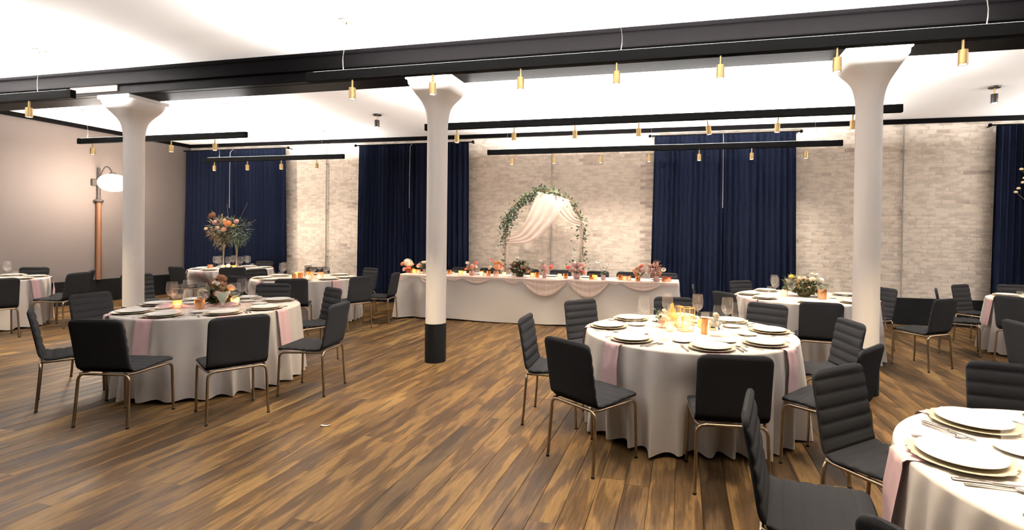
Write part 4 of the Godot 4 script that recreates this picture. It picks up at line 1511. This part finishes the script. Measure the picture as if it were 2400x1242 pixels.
	for b in [[F, M.pink_petal, -0.22, 1.00, 0.055], [F, M.orange_petal, 0.13, 0.975, 0.07], [F, M.peach_petal, 0.05, 0.85, 0.055], [F, M.cream_petal, -0.165, 0.875, 0.045], [F, M.yellow_petal, 0.27, 0.93, 0.038], [F, M.pink_petal, 0.37, 1.02, 0.05], [F, M.brown_petal, -0.30, 1.15, 0.07], [F, M.peach_petal, 0.04, 1.04, 0.04], [F, M.cream_petal, -0.42, 0.86, 0.035], [F, M.yellow_petal, 0.02, 0.98, 0.03]]:
		bloom(t4, b[0], b[1], Vector3(b[2], b[3], 0.16 + 0.02 * (k % 3)), b[4], Vector3(1.0, 0, 0))
		k += 1
	leaves(t4, "foliage", M.leaf_olive, Vector3(-0.22, 0.86, 0), Vector3(0.30, 0.26, 0.18), 330, 0.10, 0.013, 61)
	leaves(t4, "foliage", M.leaf_dark, Vector3(0.12, 0.84, 0), Vector3(0.40, 0.26, 0.2), 420, 0.09, 0.012, 62)
	leaves(t4, "foliage", M.leaf, Vector3(0.22, 0.66, 0.02), Vector3(0.20, 0.18, 0.12), 220, 0.09, 0.010, 63, 0.6)
	leaves(t4, "foliage", M.leaf_olive, Vector3(-0.20, 0.62, 0.02), Vector3(0.18, 0.18, 0.12), 200, 0.09, 0.010, 64, 0.6)
	leaves(t4, "grass_plume", mat(0.22, 0.13, 0.055, 0.9), Vector3(-0.28, 0.74, 0.1), Vector3(0.16, 0.10, 0.08), 120, 0.10, 0.008, 65)
	var tip := []
	for j in 11: tip.append(Vector3(-0.62 + 0.125 * j, 1.0 + 0.32 * sin(j * 1.9) * sin(j * 0.5) + 0.12, 0.05 * sin(j * 3.0)))
	stems(t4, Vector3(0, 0.62, 0), tip, 0.0022, M.twig)
	k = 0
	for q in [[-9.80, -8.68, M.copper, 1.2, 0.0], [-9.84, -9.16, M.blush_glass, 1.0, 0.03], [-9.58, -8.79, M.blush_glass, 1.0, 0.05], [-9.37, -8.87, M.amber, 1.0, 0.03]]:
		votive(Vector3(q[0], y, q[1]), "%s on the round table with tall flowers" % ["unlit copper votive at left", "lit votive between the stands, rear", "lit votive in the middle", "lit votive at right"][k], "votives under the tall flowers", q[2], q[3], q[4])
		k += 1

	# ---- candlelit table: a ring of amber votives and a clear number stand
	for j in 9:
		var a := j * 2.399
		var rr := 0.07 + 0.036 * j
		var p := Vector3(-6.50 + rr * cos(a), y, -7.62 + rr * sin(a) * 0.75)
		votive(p, "amber votive, %s outward from the middle of the candlelit table" % ORD[j], "amber votives on the candlelit table", [M.amber, M.copper, M.amber, M.blush_glass, M.amber][j % 5], 1.0 + 0.15 * (j % 3), 0.07 if j in [1, 4, 7] else 0.0)
	var sg := thing("table_stand", "dark glass panel stand among candles on the candlelit table", "stand", Vector3(-6.62, y, -7.80), 0.5)
	put("panel", block(Vector3(-0.06, 0.012, -0.003), Vector3(0.06, 0.21, 0.003), 0.001), glass(0.45, Color(0.25, 0.25, 0.24)), sg)
	put("foot", block(Vector3(-0.05, 0, -0.02), Vector3(0.05, 0.012, 0.02), 0.003), M.gold, sg)

	# ---- behind the right column: low bowl of cream flowers
	posy("flower_arrangement", "low bowl of cream and blush flowers with greenery, table behind right column", Vector3(1.66, y, -7.55), M.leaf_olive, 0.10, 0.09, [
		[F, M.cream_petal, -0.085, 0.235, 0.03, 0.062], [F, M.pink_petal, 0.0, 0.235, 0.06, 0.05], [F, M.cream_petal, 0.085, 0.225, 0.06, 0.058], [F, M.white_petal, 0.15, 0.30, 0.02, 0.032], [F, M.white_petal, 0.10, 0.31, -0.02, 0.030], [F, M.yellow_petal, -0.17, 0.27, 0.0, 0.034], [F, M.cream_petal, -0.21, 0.21, 0.0, 0.034], [F, M.white_petal, 0.21, 0.22, 0.0, 0.045], [F, M.pink_petal, 0.02, 0.13, 0.14, 0.03], [F, M.white_petal, 0.24, 0.14, 0.04, 0.03], [F, M.peach_petal, -0.10, 0.15, 0.12, 0.028]],
		[[M.leaf, 0.0, 0.12, 0.03, 0.25, 0.12, 0.18, 260, 0.075], [M.leaf_olive, 0.02, 0.10, 0.06, 0.22, 0.10, 0.15, 200, 0.065], [M.leaf, -0.16, 0.17, 0.0, 0.12, 0.10, 0.10, 80, 0.08]])
	votive(Vector3(1.36, y, -7.38), "pink lit votive left of the bowl, table behind right column", "votives behind the right column", M.blush_glass, 1.1, 0.04)
	votive(Vector3(1.42, y, -7.60), "second pink lit votive left of the bowl, table behind right column", "votives behind the right column", M.blush_glass, 1.1, 0.0)
	votive(Vector3(1.82, y, -7.27), "tall copper votive before the bowl, table behind right column", "votives behind the right column", M.copper, 1.6, 0.0)
	tag(plate_at("candle_dish", Vector3(2.0, y, -7.42), 0.05), "small white dish right of the bowl, table behind right column", "dish")

	# ---- right photo edge table: twig arrangement whose tips reach into the photo
	var t7 := thing("twig_arrangement", "bare twigs with pale buds reaching in from the right photo edge", "flowers", Vector3(5.05, y, -8.05))
	put("vase", lathe_mesh([Vector2(0.001, 0), Vector2(0.06, 0), Vector2(0.02, 0.03), Vector2(0.018, 0.5), Vector2(0.05, 0.62), Vector2(0.045, 0.62), Vector2(0.001, 0.55)], 20), M.gold, t7)
	var tw := MB.new()
	for q in [[-0.59, 1.78], [-0.57, 1.60], [-0.65, 1.47], [-0.30, 1.9], [0.2, 1.8], [0.5, 1.5]]:
		tw.tube([Vector3(0, 0.58, 0), Vector3(q[0] * 0.45, lerpf(0.58, q[1], 0.62), 0.0), Vector3(q[0], q[1], 0.05)], 0.005, 5, 0.0025)
	put("twigs", tw, M.twig, t7)
	for q in [[-0.59, 1.78], [-0.57, 1.60], [-0.65, 1.47], [-0.55, 1.66], [-0.62, 1.52], [-0.30, 1.9]]:
		bloom(t7, F, M.cream_petal, Vector3(q[0], q[1], 0.05), 0.022)
	tag(plate_at("saucer", Vector3(4.62, TOP + 0.002, -8.62), 0.07), "small white saucer at the far side, right photo edge table", "dish")


func build_small() -> void:
	var F := "full_bloom"
	var O := "open_bloom"
	var y := 0.806
	# posies along the head table, left to right
	posy("posy_vase", "white and orange blooms in a coral vase, left end of the head table", Vector3(-5.14, y, -8.72), M.coral_petal, 0.08, 0.05, [[F, M.orange_petal, -0.12, 0.17, 0, 0.05], [F, M.white_petal, 0.0, 0.19, 0.02, 0.09], [F, M.coral_petal, 0.03, 0.09, 0.06, 0.05], [F, M.peach_petal, 0.075, 0.16, 0.0, 0.035], [F, M.pink_petal, -0.05, 0.07, 0.06, 0.045]], [[M.leaf, 0.0, 0.08, 0.0, 0.08, 0.06, 0.06, 40, 0.06]])
	posy("posy_vase", "white blooms with greenery and one pink flower, left of the middle column", Vector3(-4.76, y, -8.66), M.blush_glass, 0.09, 0.05, [[F, M.pink_petal, -0.13, 0.15, 0, 0.048], [F, M.white_petal, 0.02, 0.20, 0, 0.05], [F, M.white_petal, 0.09, 0.18, 0.02, 0.045], [F, M.cream_petal, -0.04, 0.21, 0.0, 0.035]], [[M.leaf, 0.02, 0.13, 0.0, 0.10, 0.06, 0.07, 90, 0.06]])
	posy("posy_vase", "dusty pink flower cluster in a mauve vase, right of the middle column", Vector3(-3.76, y, -8.55), M.mauve, 0.10, 0.05, [[F, M.dusty_petal, 0.0, 0.17, 0.03, 0.07], [F, M.pink_petal, -0.06, 0.15, 0, 0.05], [F, M.pink_petal, 0.06, 0.16, 0, 0.05], [F, M.white_petal, -0.09, 0.23, 0, 0.035], [F, M.coral_petal, 0.085, 0.235, 0, 0.032], [F, M.coral_petal, -0.12, 0.12, 0, 0.025]], [[M.leaf_olive, 0.0, 0.12, 0.0, 0.10, 0.05, 0.06, 60, 0.05]])
	posy("posy_vase", "peach and orange blooms in a rose vase, left of the arch", Vector3(-3.29, y, -8.56), M.blush_glass, 0.10, 0.055, [[F, M.peach_petal, 0.03, 0.18, 0.02, 0.075], [F, M.orange_petal, 0.0, 0.24, 0, 0.05], [F, M.yellow_petal, 0.055, 0.25, 0, 0.035], [O, M.coral_petal, -0.10, 0.29, 0, 0.036], [F, M.cream_petal, -0.11, 0.155, 0.03, 0.042], [F, M.pink_petal, 0.1, 0.16, 0, 0.04], [F, M.coral_petal, 0.10, 0.22, 0.0, 0.028]], [[M.leaf, 0.0, 0.12, 0.0, 0.07, 0.05, 0.05, 30, 0.05]])
	posy("flower_arrangement", "large dark green and brown flower mound under the arch, head table", Vector3(-2.86, y, -8.62), M.leaf_dark, 0.09, 0.07, [[F, M.white_petal, -0.05, 0.33, 0, 0.04], [F, M.brown_petal, -0.07, 0.22, 0.05, 0.06], [F, M.brown_petal, 0.08, 0.16, 0.06, 0.06], [F, M.pink_petal, -0.15, 0.15, 0.05, 0.04], [F, M.cream_petal, 0.06, 0.20, 0.08, 0.028], [F, M.peach_petal, 0.16, 0.11, 0.05, 0.04], [F, M.yellow_petal, 0.03, 0.26, 0.0, 0.025], [F, M.white_petal, -0.17, 0.11, 0.06, 0.025]], [[M.leaf_dark, 0.0, 0.12, 0.0, 0.20, 0.13, 0.10, 220, 0.08], [M.leaf_olive, 0.02, 0.15, 0.03, 0.17, 0.12, 0.10, 140, 0.07]])
	posy("posy_vase", "tall pink carnation mass with white buds in a mauve vase, beside the arch centre", Vector3(-2.37, y, -8.52), M.mauve, 0.13, 0.042, [[F, M.pink_petal, 0.0, 0.20, 0.02, 0.062], [F, M.pink_petal, 0.035, 0.155, 0.03, 0.055], [F, M.white_petal, -0.07, 0.29, 0, 0.034], [F, M.cream_petal, -0.09, 0.23, 0, 0.03], [F, M.coral_petal, 0.125, 0.20, 0, 0.042]], [[M.leaf, -0.04, 0.18, 0.0, 0.05, 0.06, 0.04, 26, 0.05]])
	posy("posy_vase", "big blush bouquet in a square mauve vase, below the arch's right leg", Vector3(-1.79, y, -8.52), M.mauve, 0.11, 0.06, [[F, M.pink_petal, -0.07, 0.17, 0.03, 0.07], [F, M.pink_petal, -0.03, 0.24, 0, 0.065], [F, M.pink_petal, 0.08, 0.235, 0, 0.07], [F, M.dusty_petal, 0.06, 0.16, 0.05, 0.055], [F, M.white_petal, -0.04, 0.27, 0.0, 0.04], [F, M.coral_petal, -0.16, 0.20, 0, 0.04], [F, M.coral_petal, 0.12, 0.125, 0.03, 0.042], [F, M.white_petal, 0.0, 0.16, 0.085, 0.02]], [[M.leaf_dark, 0.02, 0.13, 0.0, 0.11, 0.06, 0.07, 60, 0.06]])
	posy("posy_vase", "white anemones on thin tall stems in a mauve vase, head table", Vector3(-1.32, y, -8.50), M.mauve, 0.085, 0.042, [[O, M.white_petal, -0.09, 0.31, 0, 0.045], [O, M.white_petal, 0.085, 0.265, 0, 0.036], [O, M.white_petal, 0.02, 0.185, 0.02, 0.03]], [[M.leaf, 0.0, 0.12, 0.0, 0.05, 0.09, 0.04, 40, 0.05]])
	posy("posy_vase", "coral and peach feathery blooms in a copper vase, right part of head table", Vector3(-0.73, y, -8.50), M.copper, 0.10, 0.045, [[F, M.peach_petal, -0.03, 0.16, 0.02, 0.05], [F, M.orange_petal, -0.02, 0.115, 0.04, 0.04], [F, M.pink_petal, 0.07, 0.18, 0, 0.05], [F, M.coral_petal, 0.06, 0.255, 0, 0.042], [F, M.cream_petal, -0.08, 0.19, 0, 0.035], [F, M.peach_petal, -0.01, 0.22, 0.0, 0.04]], [[M.leaf_olive, 0.03, 0.13, 0.0, 0.08, 0.08, 0.05, 50, 0.06]])
	posy("posy_vase", "blush feathers and cream daisy in a mauve vase, right end of head table", Vector3(-0.42, y, -8.49), M.mauve, 0.10, 0.055, [[F, M.dusty_petal, -0.02, 0.15, 0.02, 0.06], [F, M.peach_petal, 0.04, 0.155, 0.02, 0.05], [O, M.cream_petal, 0.115, 0.20, 0, 0.045], [F, M.pink_petal, -0.07, 0.20, 0, 0.035]], [[mat(0.55, 0.34, 0.27, 0.9), -0.03, 0.20, 0.0, 0.08, 0.09, 0.05, 90, 0.09]])
	# votives along the head table, left to right
	var vv := [[-5.02, -8.66, "copper", 0.0], [-4.95, -8.60, "amber", 0.05], [-4.885, -8.64, "amber", 0.0], [-4.23, -8.60, "copper", 0.0], [-4.02, -8.62, "amber", 0.05], [-3.90, -8.53, "blush", 0.05], [-3.585, -8.60, "copper", 0.0], [-3.555, -8.51, "blush", 0.05], [-3.46, -8.62, "copper", 0.0], [-3.12, -8.52, "blush", 0.05], [-2.61, -8.58, "amber", 0.05], [-2.53, -8.62, "copper", 0.0], [-2.10, -8.55, "blush", 0.05], [-2.00, -8.58, "copper", 0.0], [-1.535, -8.55, "copper", 0.0], [-1.46, -8.51, "amber", 0.05], [-1.04, -8.60, "copper", 0.0], [-0.965, -8.56, "amber", 0.0], [-0.88, -8.50, "ruby", 0.05], [-0.295, -8.54, "copper", 0.0], [-0.215, -8.58, "ruby", 0.0]]
	var words := {"copper": "copper votive cup", "amber": "glowing amber votive", "blush": "bright pale votive", "ruby": "small red votive"}
	var mats := {"copper": M.copper, "amber": M.amber, "blush": M.blush_glass, "ruby": M.ruby}
	var seen := {}
	for q in vv:
		var n: int = seen.get(q[2], 0)
		seen[q[2]] = n + 1
		votive(Vector3(q[0], y, q[1]), "%s on the head table, %s of its kind from the left" % [words[q[2]], ORD[n]], "votives on the head table", mats[q[2]], 1.15 if q[2] == "copper" else 1.0, q[3])
	var k := 0
	for q in [[-5.00, -8.93], [-3.85, -8.78], [-2.44, -8.85], [-1.14, -8.80], [-0.62, -8.95]]:
		var o := put("wine_glass", proto.wine_mesh, M.glass)
		o.position = Vector3(q[0], 0.801, q[1])
		tag(o, "empty wine glass standing on the head table, %s from the left" % ORD[k], "wine glass", "wine glasses on the head table")
		k += 1
	# a scrap of paper on the boards
	var m := MB.new()
	m.grid(8, 4, false, func(u: float, v: float) -> Vector3:
		return Vector3((u - 0.5) * 0.075, 0.002 + 0.008 * pow(2.0 * u - 1.0, 2.0) * (0.5 + 0.5 * v) + 0.003 * v, (v - 0.5) * 0.028))
	single("paper_scrap", m, M.paper, "small white paper scrap lying on the wooden floor, left of centre", "paper scrap", Vector3(-2.79, 0.001, -3.50), 0.3)
